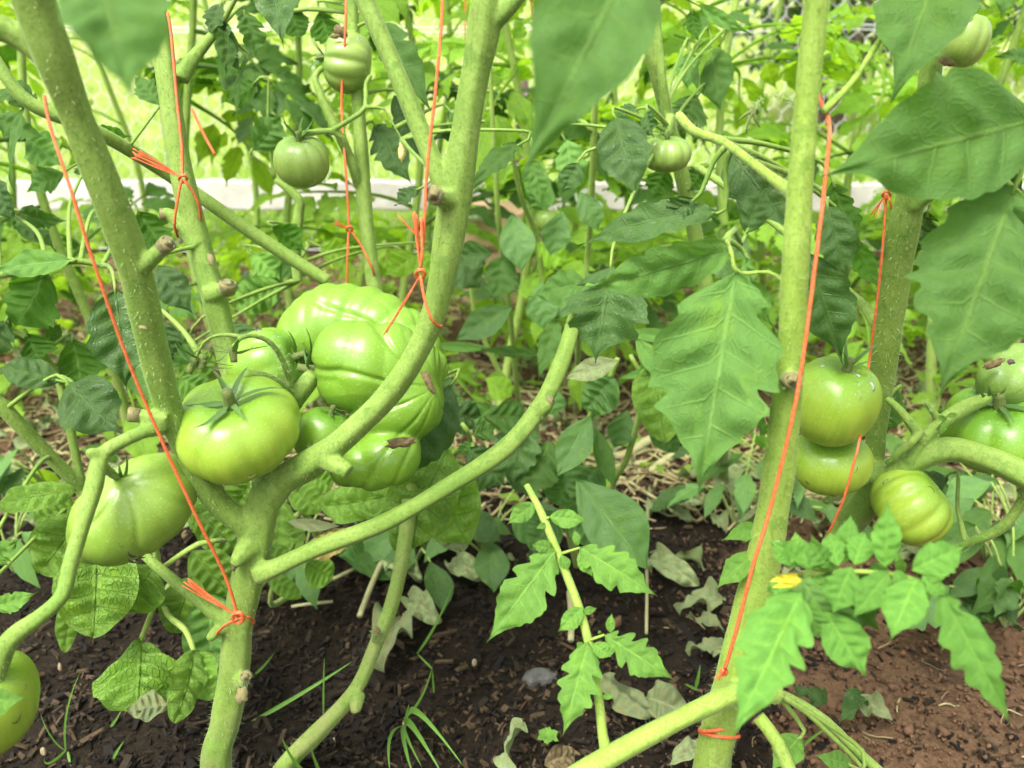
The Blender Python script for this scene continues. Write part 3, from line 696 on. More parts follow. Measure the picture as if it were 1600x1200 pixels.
wb = empty('plastic_scrap', P(745, 338, 2.2), 'crumpled white plastic scrap lying on the cardboard box', 'plastic')
mb = MB(); ball(mb, 742, 338, 2.08, 17, 8, 14); ball(mb, 755, 341, 2.08, 9, 6, 10); ball(mb, 731, 336, 2.08, 9, 5, 8); remeshed_obj(mb, 'film', M['plastic_white'], wb, .006, 2)
# dark shrubs on the far side of the lawn
def shrub(x, y, w, h, label, seed):
    root = empty('shrub', (x, y, 0), label, 'shrub', 'dark shrubs beyond the lawn'); r = random.Random(seed); mb = MB()
    for k in range(5):
        a = r.random()*6.28; mb.add(*tube_geo(spline(np.array([(x, y, -.05, .05), (x+.2*w*math.cos(a), y+.2*w*math.sin(a), h*.4, .03), (x+.4*w*math.cos(a), y+.4*w*math.sin(a), h*.85, .01)]), .2), 6))
    mb.build('trunk', M['bark_brown'], root); mb = MB()
    for k in range(1500):
        a, b = r.random()*6.28, math.acos(r.uniform(-.3, 1)); q = r.random()**.35; lump = 1+.25*math.sin(a*3+seed)*math.sin(b*4)
        p = np.array((x+w/2*q*lump*math.sin(b)*math.cos(a), y+w/2*q*lump*math.sin(b)*math.sin(a), h*.45+h*.55*q*lump*math.cos(b)))
        d = nrm((r.gauss(0, 1), r.gauss(0, 1), r.gauss(0, 1))); e = nrm(np.cross(d, (.3, .2, 1))); L = r.uniform(.07, .15); mb.add([p, p+d*L*.5+e*L*.25, p+d*L, p+d*L*.5-e*L*.25], [(0, 1, 2, 3)], [(.2, 0), (.5, .8), (.9, 0), (.5, -.8)])
    mb.build('crown', M['hedge_leaf'], root)
shrub(2.35, 6.4, 1.5, 1.7, 'rounded dark shrub seen through wire beside the tall light stem', 1)
shrub(5.0, 7.6, 2.2, 2.2, 'dark shrub behind the lawn at the upper right edge', 2)
# ---------------------------------------------------------------- plant A: the forked tomato plant in front
A = empty('tomato_plant', (*P(340, 1200, .62)[:2], 0), 'thick forked tomato plant bearing the big fused tomato, tied with orange twine at its base', 'tomato plant', 'tomato plants')
stem_system(A, [
 ('main_stem', [to_ground((340, 1200, .62, 62)), (338, 1210, .62, 56), (352, 1130, .61, 53), (366, 1050, .60, 53), (371, 985, .593, 55), (381, 930, .588, 58), (392, 880, .582, 58), (402, 825, .576, 60), (414, 780, .572, 62), (428, 752, .570, 56)]),
 ('branch', [(408, 800, .573, 48), (440, 752, .568, 52), (480, 727, .560, 54), (525, 695, .550, 48), (562, 662, .542, 44), (602, 622, .535, 44), (640, 570, .527, 42), (674, 500, .52, 46), (692, 425, .512, 50), (706, 340, .505, 58), (718, 262, .498, 58), (738, 140, .485, 52), (755, 50, .475, 58), (762, -40, .465, 50), (770, -140, .46, 44)]),
 ('branch', [(760, 40, .474, 44), (785, 20, .470, 34), (815, -15, .465, 30), (850, -70, .46, 28)]),
 ('branch', [(700, 300, .50, 40), (688, 280, .498, 36), (655, 200, .495, 34), (612, 95, .49, 34), (568, -5, .485, 36), (540, -90, .48, 34)]),
 ('branch', [(400, 840, .578, 40), (385, 822, .572, 43), (340, 785, .56, 43), (298, 720, .54, 43), (264, 640, .52, 47), (242, 560, .50, 52), (224, 480, .48, 58), (205, 405, .462, 61), (166, 300, .44, 59), (122, 190, .42, 59), (84, 90, .40, 70), (48, -10, .385, 74), (25, -110, .37, 63)]),
 ('branch', [(95, 115, .405, 50), (60, 75, .40, 52), (15, 50, .395, 46), (-60, 20, .385, 44)]),
 ('branch', [(415, 790, .60, 40), (400, 720, .635, 40), (372, 620, .66, 40), (350, 530, .67, 42), (333, 460, .665, 46), (312, 390, .66, 44), (292, 310, .655, 42), (276, 230, .65, 41), (262, 130, .645, 38), (246, 20, .64, 34), (236, -80, .63, 32)]),
 ('branch', [(282, 125, .645, 30), (295, 100, .648, 26), (318, 72, .655, 20), (345, 40, .66, 14)]),
 ('side_shoot', [(408, 895, .575, 40), (428, 888, .568, 32), (500, 855, .57, 30), (600, 817, .585, 30), (700, 760, .60, 30), (790, 700, .615, 31), (846, 632, .635, 31), (880, 560, .655, 28), (900, 490, .675, 24)]),
 ('side_shoot', [(360, 975, .585, 26), (330, 955, .588, 22), (285, 918, .60, 19), (240, 880, .61, 17), (225, 866, .615, 15)]),
 ('stub', [(208, 428, .466, 40), (232, 408, .460, 30), (258, 384, .456, 27)]),
 ('stub', [(262, 655, .515, 34), (235, 652, .512, 26), (208, 648, .51, 25)]),
 ('stub', [(705, 318, .50, 40), (690, 310, .488, 30), (680, 305, .482, 27)]),
 ('stub', [(500, 715, .555, 34), (530, 728, .545, 32), (546, 738, .542, 26)]),
 ('stub', [(398, 850, .575, 40), (380, 862, .566, 34), (366, 884, .562, 18)]),
 ('stub', [(365, 975, .588, 24), (340, 985, .582, 22), (326, 1000, .58, 15)]),
 ('stub', [(375, 1068, .60, 26), (380, 1062, .588, 24), (383, 1058, .584, 17)]),
 ('stub', [(310, 385, .655, 30), (270, 338, .652, 24), (254, 335, .65, 20)]),
 ('stub', [(325, 460, .66, 34), (345, 455, .655, 28), (354, 446, .65, 24)]),
 ('stub', [(838, 652, .632, 30), (852, 635, .622, 26), (860, 626, .62, 18)]),
 ('fruit_stalk', [(252, 668, .517, 30), (226, 674, .508, 24), (190, 690, .50, 24), (158, 712, .495, 27), (148, 755, .49, 29), (127, 825, .482, 27), (108, 888, .475, 27), (98, 930, .47, 27), (62, 964, .465, 27), (15, 1000, .462, 32), (-4, 1050, .465, 30), (-18, 1090, .47, 22)]),
 ('fruit_stalk', [(155, 725, .496, 22), (172, 738, .51, 16), (190, 752, .525, 12)]),
 ('stub', [(158, 712, .495, 26), (142, 708, .49, 20), (136, 710, .488, 13)]),
 ('fruit_stalk', [(402, 760, .60, 24), (425, 690, .62, 26), (455, 635, .605, 30), (478, 600, .60, 34), (492, 585, .605, 26)]),
 ('fruit_stalk', [(462, 625, .603, 20), (432, 598, .575, 18), (400, 585, .555, 16), (378, 590, .548, 14), (378, 612, .556, 13)]),
 ('flower_stalk', [(460, 618, .60, 12), (440, 560, .575, 11), (415, 530, .56, 10), (380, 525, .55, 9), (365, 545, .545, 8)]),
 ('flower_stalk', [(385, 527, .55, 9), (345, 523, .555, 8), (318, 535, .56, 7), (303, 565, .56, 6)]),
], dens=2600)
cut_end(A, 262, 380, .454, 27, (.75, .45, .5)); cut_end(A, 203, 648, .509, 25, (-1, .1, .3)); cut_end(A, 678, 304, .480, 30, (-.15, .0, 1)); cut_end(A, 384, 1057, .582, 18, (.1, .2, 1))
cut_end(A, 252, 335, .650, 19, (-1, 0, .3)); cut_end(A, 356, 444, .648, 26, (.25, .75, .5)); cut_end(A, 862, 625, .619, 16, (.8, .5, .4))
patch(A, 376, 1088, 20, 30, .583, 10, 'stem_scar', 'cut_wood', 3, .08); patch(A, 222, 512, 14, 8, .474, 0, 'stem_scar', 'cut_wood', 4, .06); patch(A, 365, 886, 10, 16, .561, 15, 'dry_tip', 'brown_dry', 5)
patch(A, 328, 405, 10, 22, .646, -15, 'stem_scar', 'cut_wood', 6, .06)
# small withered flower trusses hanging over the fruit
for k, (u, v, z, d) in enumerate(((303, 567, .56, (-.5, -1)), (364, 548, .545, (.1, -1)), (318, 560, .56, (-.2, -1)))):
    calyx(A, P(u, v, z), nrm(RT*d[0]+UP*d[1]), .026, 5, 60+k, 1.0, -.3)
# leaves of plant A
for q in [
 ((150, -70, .25), (207, 157, .235), 165, 'leaf', dict(bend=.3, lobe=.12, seed=401)),
 ((420, -70, .62), (443, 76, .60), 78, 'leaf_dark', dict(bend=.5, lobe=.2)),
 ((345, 5, .66), (330, 60, .655), 36, 'leaf_dark', dict(roll=30)), ((350, 40, .66), (352, 122, .65), 40, 'leaf', dict(roll=-20)), ((352, 35, .66), (380, 122, .66), 34, 'leaf_dark', dict(roll=50)),
 ((385, 90, .68), (373, 192, .68), 22, 'leaf', dict(roll=60)), ((380, 20, .69), (400, 90, .69), 50, 'leaf', dict(roll=-30)),
 ((252, 500, .60), (272, 565, .61), 50, 'leaf_dark', dict()), ((244, 416, .62), (303, 492, .62), 55, 'leaf_dark', dict(lobe=.25)),
]: leaf(A, q[0], q[1], q[2], q[3], **q[4])
compound(A, [(-10, 90, .60, 20), (45, 160, .61, 22), (150, 205, .635, 22), (262, 272, .69, 21), (400, 368, .72, 21), (512, 440, .74, 20)], [
 ((145, 197, .66), (208, 213, .665), 34, dict(roll=40)), ((250, 165, .68), (215, 118, .69), 40, dict(stalk=(205, 225, .655))), ((60, 165, .62), (-5, 140, .63), 50, dict(roll=30)), ((40, 165, .62), (22, 300, .62), 26, dict(roll=60))], 'leaf', 'stem')
# ---------------------------------------------------------------- plant D: leaning stem behind, two tomatoes up high
D = empty('tomato_plant', (*P(425, 1215, .755)[:2], 0), 'slender leaning tomato plant behind the fused tomato, with two small fruits up high', 'tomato plant', 'tomato plants')
stem_system(D, [
 ('main_stem', [('w', *P(400, 1235, .752)[:2], -.03, .011), (445, 1196, .742, 33), (500, 1140, .735, 32), (555, 1078, .735, 28), (588, 1005, .74, 25), (613, 940, .75, 27), (632, 850, .765, 28), (640, 745, .785, 27), (628, 640, .80, 27), (604, 540, .81, 27), (585, 450, .82, 27), (570, 330, .82, 28), (562, 200, .81, 25), (556, 110, .80, 23), (550, 0, .79, 20), (545, -100, .78, 18)]),
 ('stub', [(560, 1085, .732, 26), (556, 1105, .722, 22), (557, 1114, .72, 14)]), ('stub', [(590, 1000, .738, 20), (587, 988, .728, 16), (587, 984, .726, 13)]),
 ('fruit_stalk', [(560, 290, .815, 18), (548, 250, .80, 18), (520, 190, .79, 16), (502, 150, .785, 14), (492, 120, .785, 12), (505, 105, .79, 11)]),
 ('fruit_stalk', [(548, 250, .80, 12), (535, 215, .785, 13), (515, 205, .78, 11), (490, 207, .775, 11), (472, 210, .775, 10), (470, 226, .78, 10)]),
 ('fruit_stalk', [(515, 206, .78, 9), (550, 185, .775, 9), (570, 168, .775, 9), (572, 130, .78, 8), (580, 118, .785, 8)]),
 ('fruit_stalk', [(568, 168, .775, 7), (600, 170, .775, 6), (612, 190, .775, 5), (628, 218, .775, 4)]),
 ('branch', [(465, 440, .90, 18), (462, 380, .895, 19), (467, 330, .89, 20), (466, 310, .885, 18), (430, 280, .88, 12)]),
], dens=2600)
cut_end(D, 587, 984, .725, 13, (-.2, .6, .7)); patch(D, 628, 236, 14, 32, .775, 0, 'withered_flower', 'dry_petal', 8)
for q in [
 ((450, 8, .83), (470, 62, .83), 46, 'leaf', dict(face=FW)), ((500, 15, .83), (515, 72, .83), 52, 'leaf', dict(face=FW, lobe=.5)), ((592, 35, .78), (676, 178, .76), 62, 'leaf', dict(lobe=.45)),
 ((585, 195, .84), (645, 290, .82), 60, 'leaf_dark', dict()), ((655, 293, .70), (618, 322, .70), 34, 'leaf_dark', dict(roll=35)), ((705, 600, .72), (619, 762, .70), 85, 'leaf_dark', dict(lobe=.2)),
 ((425, 352, .86), (478, 395, .87), 46, 'leaf', dict(face=FW, roll=20)), ((810, 225, .74), (733, 302, .72), 42, 'leaf', dict(roll=30)), ((740, 195, .80), (682, 215, .8), 36, 'leaf_dark', dict(roll=-30)),
 ((440, 445, .92), (368, 478, .92), 60, 'leaf_young', dict(kind='basil')), ((395, 395, .95), (440, 440, .95), 50, 'leaf_young', dict()), ((470, 420, .95), (410, 415, .96), 40, 'leaf', dict()), ((360, 505, .8), (395, 550, .8), 50, 'leaf_dark', dict()), ((300, 520, .85), (262, 580, .85), 50, 'leaf', dict()), ((280, 590, .9), (330, 620, .9), 60, 'leaf_young', dict()), ((650, 395, .95), (600, 430, .95), 50, 'leaf_far', dict()), ((640, 400, 1.0), (690, 430, 1.0), 46, 'leaf_far', dict()), ((500, 385, 1.0), (555, 405, 1.0), 50, 'leaf_far', dict()),
 ((400, 130, .85), (345, 160, .86), 46, 'leaf', dict(face=FW)), ((395, 235, .86), (440, 180, .86), 60, 'leaf', dict()), ((620, 150, .84), (660, 250, .83), 50, 'leaf_dark', dict(roll=40)), ((700, 175, .8), (735, 235, .8), 46, 'leaf', dict(roll=-40)),
]: leaf(D, q[0], q[1], q[2], q[3], **q[4])
tube([(435, 22, .83, 8), (480, 14, .83, 8), (550, 20, .81, 8)], .01, 6).build('leaf_stalk', M['stem'], D)
# ---------------------------------------------------------------- plant E: the tall light stem on the right
E = empty('tomato_plant', (*P(1095, 1215, .56)[:2], 0), 'tall pale green tomato stem in front with a knot and orange twine along it', 'tomato plant', 'tomato plants')
stem_system(E, [
 ('main_stem', [to_ground((1090, 1230, .565, 60)), (1108, 1205, .56, 58), (1128, 1120, .545, 62), (1160, 1010, .525, 68), (1188, 900, .505, 64), (1212, 770, .485, 58), (1228, 640, .465, 52), (1236, 560, .455, 50), (1244, 400, .435, 47), (1257, 200, .415, 45), (1276, 0, .395, 42), (1285, -100, .385, 40)]),
 ('branch', [(1215, 1085, .53, 36), (1165, 1078, .52, 37), (1100, 1105, .505, 36), (1030, 1140, .495, 38), (960, 1178, .485, 40), (890, 1220, .475, 40), (820, 1265, .47, 38)]),
 ('leaf_stalk', [(1240, 300, .43, 34), (1225, 292, .44, 24), (1180, 258, .47, 17), (1130, 222, .51, 16), (1085, 205, .54, 17), (1060, 180, .56, 18)]),
 ('leaf_stalk', [(1285, 175, .415, 16), (1330, 130, .42, 13), (1370, 70, .425, 12), (1405, 20, .43, 11)]),
 ('leaf_stalk', [(1265, 165, .418, 10), (1240, 158, .425, 7), (1212, 150, .44, 6), (1190, 156, .45, 5), (1180, 168, .455, 5)]),
 ('stub', [(1232, 598, .46, 40), (1236, 595, .447, 28), (1237, 594, .443, 25)]),
 ('leaf_stalk', [(1225, 470, .45, 24), (1222, 440, .448, 11), (1200, 425, .448, 9), (1165, 427, .45, 9), (1148, 420, .45, 10), (1142, 390, .452, 9), (1135, 375, .46, 8)]),
], mat=M['stem_light'], dens=2800)
cut_end(E, 1237, 594, .441, 26, (.15, .0, 1))
patch(E, 1178, 172, 22, 16, .455, 15, 'withered_flower', 'stem_dark', 9)
for a in ((1152, 190), (1166, 208), (1188, 200)): tube([(1178, 172, .455, 6), ((1178+a[0])/2-3, (172+a[1])/2, .455, 5), (*a, .457, 1.2)], .004, 5).build('withered_sepal', M['stem_dark'], E)
for q in [
 ((1010, -110, .30), (816, 278, .275), 190, 'leaf', dict(bend=.35, lobe=.2, seed=77)),
 ((1150, 425, .45), (1092, 768, .44), 205, 'leaf_soft', dict(lobe=.5, bend=.5, seed=52)),
 ((1142, 385, .455), (914, 446, .47), 92, 'leaf_soft', dict(lobe=.28, bend=.5, roll=-25, seed=23)),
 ((1120, 330, .52), (905, 385, .56), 62, 'leaf_dark', dict(lobe=.3, bend=.9, roll=25)), ((1085, 310, .52), (1045, 345, .53), 50, 'leaf_dark', dict(lobe=.2)),
 ((1165, 400, .47), (1215, 520, .46), 70, 'leaf_soft', dict(roll=50)), ((1140, 235, .56), (1238, 362, .54), 84, 'leaf_dark', dict(lobe=.2)),
 ((1290, 320, .50), (1326, 442, .50), 62, 'leaf_dark', dict(lobe=.35)), ((1262, 395, .51), (1316, 562, .52), 92, 'leaf_dark', dict(lobe=.2)), ((1300, 285, .56), (1348, 382, .56), 60, 'leaf', dict(lobe=.5, face=FW)), ((1338, 375, .57), (1378, 455, .57), 40, 'leaf', dict(face=FW, lobe=.4)),
 ((1192, 824, .50), (1128, 845, .50), 30, 'leaf_young', dict(roll=20, lobe=.1)), ((1185, 862, .50), (1118, 922, .50), 40, 'leaf_young', dict(roll=20, lobe=.15)),
 ((1190, 540, .46), (1200, 700, .465), 60, 'leaf_soft', dict(roll=70)), ((1165, 365, .5), (1195, 290, .5), 50, 'leaf_dark', dict()),
]: leaf(E, q[0], q[1], q[2], q[3], **q[4])
S = 'leaf_young'
compound(E, [(948, 1176, .488, 20), (942, 1150, .487, 16), (934, 1080, .49, 14), (920, 1005, .495, 14), (903, 945, .50, 14), (872, 865, .51, 13), (845, 800, .52, 12), (823, 758, .53, 9)], [
 ((836, 786, .522), (791, 820, .515), 30, dict(lobe=.05, bend=.3)), ((858, 808, .515), (919, 813, .51), 30, dict(stalk=(850, 813, .517), lobe=.05, bend=.3)), ((855, 819, .515), (837, 826, .513), 10, dict(lobe=0)),
 ((903, 853, .503), (897, 826, .503), 13, dict(lobe=0)), ((906, 856, .502), (1028, 932, .485), 68, dict(stalk=(874, 866, .51), lobe=.5, seed=31)), ((905, 862, .5), (926, 902, .497), 24, dict(lobe=.1)),
 ((868, 860, .506), (761, 1003, .49), 82, dict(lobe=.45, seed=38)), ((866, 858, .506), (828, 850, .504), 22, dict(lobe=.1)), ((876, 868, .506), (889, 892, .504), 18, dict(lobe=.1)),
 ((909, 950, .496), (871, 988, .49), 30, dict(lobe=.05)), ((910, 957, .497), (933, 950, .497), 13, dict(lobe=0)),
 ((944, 992, .49), (1054, 1063, .475), 62, dict(stalk=(922, 1000, .493), lobe=.55, seed=44)), ((953, 988, .49), (956, 957, .489), 15, dict(lobe=0)), ((938, 990, .49), (936, 984, .488), 6, dict(lobe=0)),
 ((920, 1003, .49), (879, 1150, .47), 70, dict(lobe=.5, seed=47)), ((926, 1006, .488), (956, 1027, .484), 26, dict(lobe=.1)), ((912, 1012, .49), (899, 1004, .488), 12, dict(lobe=0)), ((940, 1089, .487), (961, 1087, .486), 9, dict(lobe=0))], S, 'stem_light')
# soft young shoot hanging in front, lower right
compound(E, [(1215, 850, .47, 12), (1262, 884, .425, 10), (1320, 892, .397, 8), (1380, 895, .386, 7), (1430, 905, .377, 6), (1475, 928, .374, 5)], [
 ((1252, 926, .385), (1143, 1155, .345), 112, dict(lobe=.55, seed=91, bend=.4, quilt=.12)), ((1288, 955, .385), (1354, 1060, .375), 70, dict(lobe=.15, seed=92)), ((1290, 905, .40), (1375, 985, .41), 80, dict(lobe=.3, seed=93, roll=20, mat='leaf')),
 ((1388, 895, .376), (1331, 968, .37), 48, dict(lobe=.15)), ((1432, 903, .372), (1391, 1002, .36), 66, dict(lobe=.12)), ((1470, 925, .37), (1580, 1132, .35), 74, dict(lobe=.6, seed=96, bend=.8)),
 ((1384, 886, .378), (1387, 782, .375), 46, dict(lobe=.2, bend=.3)), ((1425, 892, .372), (1508, 852, .37), 56, dict(lobe=.15)), ((1262, 882, .41), (1198, 843, .41), 40, dict(lobe=.2)), ((1335, 883, .39), (1352, 830, .40), 44, dict(lobe=.3)),
 ((1310, 885, .395), (1296, 830, .41), 36, dict(lobe=.3)), ((1270, 890, .40), (1240, 840, .42), 36, dict(lobe=.3)), ((1330, 885, .38), (1300, 960, .375), 60, dict(lobe=.3)), ((1250, 900, .395), (1300, 985, .39), 60, dict(lobe=.4, mat='leaf_soft')), ((1440, 900, .37), (1480, 935, .368), 26, dict(lobe=.2)), ((1400, 890, .376), (1415, 925, .372), 26, dict(lobe=.2)), ((1300, 890, .40), (1262, 845, .40), 40, dict(lobe=.3)), ((1345, 890, .395), (1380, 950, .40), 56, dict(lobe=.3, mat='leaf')), ((1280, 900, .41), (1345, 940, .41), 60, dict(lobe=.3)), ((1320, 880, .40), (1330, 800, .41), 34, dict(lobe=.2)), ((1300, 930, .40), (1320, 1000, .40), 56, dict(lobe=.25, mat='leaf_soft')), ((1255, 930, .39), (1180, 985, .385), 50, dict(lobe=.4)), ((1260, 940, .39), (1280, 1000, .385), 50, dict(lobe=.3))]+[((x, y, .40+.01*(k % 3)), (x+dx, y+dy, .40+.012*(k % 2)), w, dict(lobe=.25, bend=.5, mat='leaf_young' if k % 3 else 'leaf_shoot')) for k, (x, y, dx, dy, w) in enumerate(((1235, 880, -30, -30, 24), (1250, 870, -8, -42, 22), (1285, 875, -20, -44, 24), (1300, 872, 12, -46, 22), (1325, 872, -14, -40, 22), (1345, 870, 26, -36, 24), (1360, 880, 34, 30, 24), (1365, 882, 12, 44, 26), (1310, 905, 44, 24, 28), (1290, 910, -24, 40, 28), (1270, 900, 38, 36, 30), (1410, 895, -6, -34, 18), (1455, 910, 22, -24, 20), (1448, 912, -4, 36, 20), (1275, 920, 26, 60, 34), (1240, 915, -44, 10, 26), (1225, 925, -30, 36, 26)))], 'leaf_shoot', 'stem_light')
fl = empty('tomato_flower', P(1232, 905, .385), 'small yellow tomato flower on the young shoot', 'flower')
for k in range(6):
    a = k*1.05; b = P(1250+5*math.cos(a), 903+6*math.sin(a), .385); e = P(1212+10*math.cos(a), 908+12*math.sin(a), .377+.004*math.sin(a))
    v, f, uv = leaf_world(b, e, .0032, 'pepper', P(1230, 905, .3)-P(1230, 905, .38)+RT*.05*math.cos(a)+UP*.05*math.sin(a), 0, rpv=2, cols=2, bend=.4); MB().add(v, f, uv).build('petal', M['petal'], fl, origin=b)
for k in range(4):
    b = P(1252, 903, .385); e = P(1240+8*k, 890+14*(k % 2), .38); v, f, uv = leaf_world(b, e, .0018, 'sepal', None); MB().add(v, f, uv).build('sepal', M['sepal'], fl, origin=b)
# lower right: trailing shoot and its leaves
tube([(1170, 1070, .60, 16), (1232, 1090, .585, 15), (1290, 1126, .57, 15), (1330, 1165, .56, 15), (1385, 1215, .55, 16)], .008, 8).build('side_shoot', M['stem'], E)
for q in [((1330, 1195, .53), (1272, 1180, .52), 34), ((1250, 1150, .54), (1205, 1205, .52), 50), ((1345, 1200, .53), (1340, 1250, .52), 30)]: leaf(E, *q, 'leaf_young', lobe=.15)
tube([(1185, 1120, .53, 22), (1215, 1160, .525, 22), (1240, 1220, .52, 22)], .008, 8).build('side_shoot', M['stem_light'], E)
# ---------------------------------------------------------------- plant F: dark stem on the right with the fruit cluster
Fp = empty('tomato_plant', (*P(1135, 1140, .75)[:2], 0), 'dark green tomato plant at the right edge carrying a cluster of five fruits', 'tomato plant', 'tomato plants')
stem_system(Fp, [
 ('main_stem', [to_ground((1135, 1140, .75, 44)), (1135, 1140, .75, 44), (1195, 1020, .72, 44), (1262, 920, .69, 46), (1312, 840, .665, 50), (1345, 785, .645, 56), (1362, 735, .635, 44), (1368, 690, .625, 38), (1376, 600, .60, 46), (1390, 500, .57, 54), (1404, 400, .545, 56), (1424, 300, .52, 54), (1440, 220, .505, 44), (1455, 100, .485, 40), (1465, -40, .465, 38)]),
 ('branch', [(1330, 815, .655, 54), (1370, 762, .62, 54), (1420, 722, .60, 54), (1480, 702, .59, 50), (1540, 715, .58, 46), (1600, 742, .57, 50), (1680, 790, .56, 46)]),
 ('branch', [(1425, 320, .52, 40), (1465, 296, .51, 24), (1530, 266, .495, 20), (1610, 228, .48, 19), (1700, 190, .47, 18)]),
 ('leaf_stalk', [(1375, 510, .585, 30), (1352, 480, .60, 20), (1320, 450, .615, 16), (1275, 405, .63, 14), (1210, 350, .65, 14), (1140, 295, .68, 14), (1085, 258, .70, 14)]),
 ('stub', [(1372, 728, .63, 34), (1345, 748, .61, 28), (1315, 768, .60, 20), (1288, 785, .595, 12)]),
 ('fruit_stalk', [(1420, 722, .595, 26), (1440, 690, .59, 24), (1470, 660, .59, 26), (1510, 635, .592, 26), (1545, 622, .60, 22)]),
 ('fruit_stalk', [(1440, 690, .588, 18), (1425, 665, .583, 18), (1405, 640, .585, 16), (1385, 622, .59, 13)]),
 ('fruit_stalk', [(1385, 725, .60, 14), (1425, 690, .583, 16), (1440, 672, .585, 14)]),
 ('stub', [(1470, 660, .59, 18), (1455, 640, .585, 12), (1445, 625, .583, 8)]),
 ('branch', [(1600, 752, .575, 24), (1598, 780, .585, 20), (1565, 825, .60, 20), (1510, 850, .62, 18), (1470, 870, .64, 15)]),
 ('leaf_stalk', [(1640, 480, .50, 20), (1590, 510, .52, 16), (1555, 530, .535, 15), (1520, 560, .55, 12)]),
], dens=2800, scale=.94)
for q in [
 ((1625, 185, .40), (1283, 276, .375), 200, 'leaf', dict(lobe=.10, bend=.35, seed=61)), ((1480, -90, .43), (1392, 162, .405), 155, 'leaf', dict(lobe=.14, bend=.4, seed=62)), ((1585, 292, .40), (1468, 620, .385), 225, 'leaf', dict(lobe=.8, bend=.4, seed=63)),
 ((1555, 480, .42), (1512, 560, .42), 46, 'leaf_soft', dict(lobe=.2, roll=50)), ((1620, 100, .45), (1555, 88, .44), 36, 'leaf', dict(lobe=.3, roll=40)), ((1520, 20, .46), (1445, 90, .45), 44, 'leaf_soft', dict(roll=45, lobe=.2)),
 ((1560, 255, .50), (1600, 300, .5), 40, 'leaf_dark', dict(roll=30)), ((1450, 330, .56), (1440, 390, .57), 60, 'leaf_dark', dict(face=FW)), ((1600, 330, .5), (1570, 400, .52), 70, 'leaf', dict()),
 ((1405, 610, .62), (1385, 680, .63), 40, 'leaf', dict()), ((1480, 745, .66), (1420, 775, .66), 40, 'leaf_dark', dict(roll=20)),
]: leaf(Fp, q[0], q[1], q[2], q[3], **q[4])
cl = compound(Fp, [(1465, 670, .585, 5), (1477, 655, .575, 4), (1482, 645, .572, 3)], [((1478, 657, .573), (1463, 648, .572), 9, dict(lobe=0)), ((1480, 650, .572), (1497, 647, .572), 9, dict(lobe=0)), ((1478, 658, .573), (1468, 682, .572), 10, dict(lobe=0))], S, 'stem_light')
# ---------------------------------------------------------------- plant G: middle right, small ribbed tomato
Gp = empty('tomato_plant', (*G(1130, 760)[:2], 0), 'hairy tomato plant behind the middle leaves, with one small ribbed fruit', 'tomato plant', 'tomato plants')
stem_system(Gp, [
 ('main_stem', [('w', *G(1130, 760)[:2], -.02, .012), (1125, 600, .92, 28), (1103, 450, .88, 28), (1085, 360, .86, 28), (1066, 275, .83, 27), (1042, 180, .80, 25), (1024, 110, .775, 24), (1012, 50, .76, 24), (1000, -60, .74, 22)]),
 ('branch', [(1044, 190, .79, 20), (1036, 130, .77, 16), (1030, 70, .76, 14), (1026, 0, .75, 12)]),
 ('fruit_stalk', [(1048, 182, .78, 18), (1045, 198, .772, 16), (1042, 214, .775, 14)]),
], dens=2600)
for q in [
 ((962, 182, .74), (996, 314, .72), 84, 'leaf_dark', dict(lobe=.12)), ((1012, 172, .74), (1022, 215, .73), 44, 'leaf_dark', dict(roll=40)), ((1000, 170, .76), (955, 178, .76), 20, 'leaf_dark', dict(roll=30)),
 ((885, 218, .80), (897, 302, .8), 52, 'leaf_soft', dict()), ((905, 255, .78), (878, 302, .78), 36, 'leaf_dark', dict(lobe=0)), ((955, 415, .68), (930, 568, .66), 140, 'leaf_dark', dict(lobe=.55, seed=71, bend=.3)),
 ((1110, 72, .90), (1127, 178, .88), 66, 'leaf', dict(lobe=.1)), ((1075, 85, .92), (1075, 140, .9), 50, 'leaf_soft', dict(lobe=.3)), ((1125, 68, .88), (1094, 135, .87), 24, 'leaf_far', dict(roll=60, bend=1.2)),
 ((1092, 8, .82), (1178, 53, .80), 24, 'leaf_soft', dict(roll=20, lobe=.1)), ((1080, 15, .85), (1092, 62, .85), 28, 'leaf', dict(face=FW)), ((1090, 150, .88), (1060, 205, .88), 66, 'leaf', dict()), ((1040, 260, .86), (1020, 310, .87), 50, 'leaf', dict(face=FW)), ((1100, 260, .82), (1075, 300, .83), 50, 'leaf', dict(face=FW)),
 ((940, 440, .75), (830, 465, .78), 60, 'leaf', dict(roll=20)),
]: leaf(Gp, q[0], q[1], q[2], q[3], **q[4])
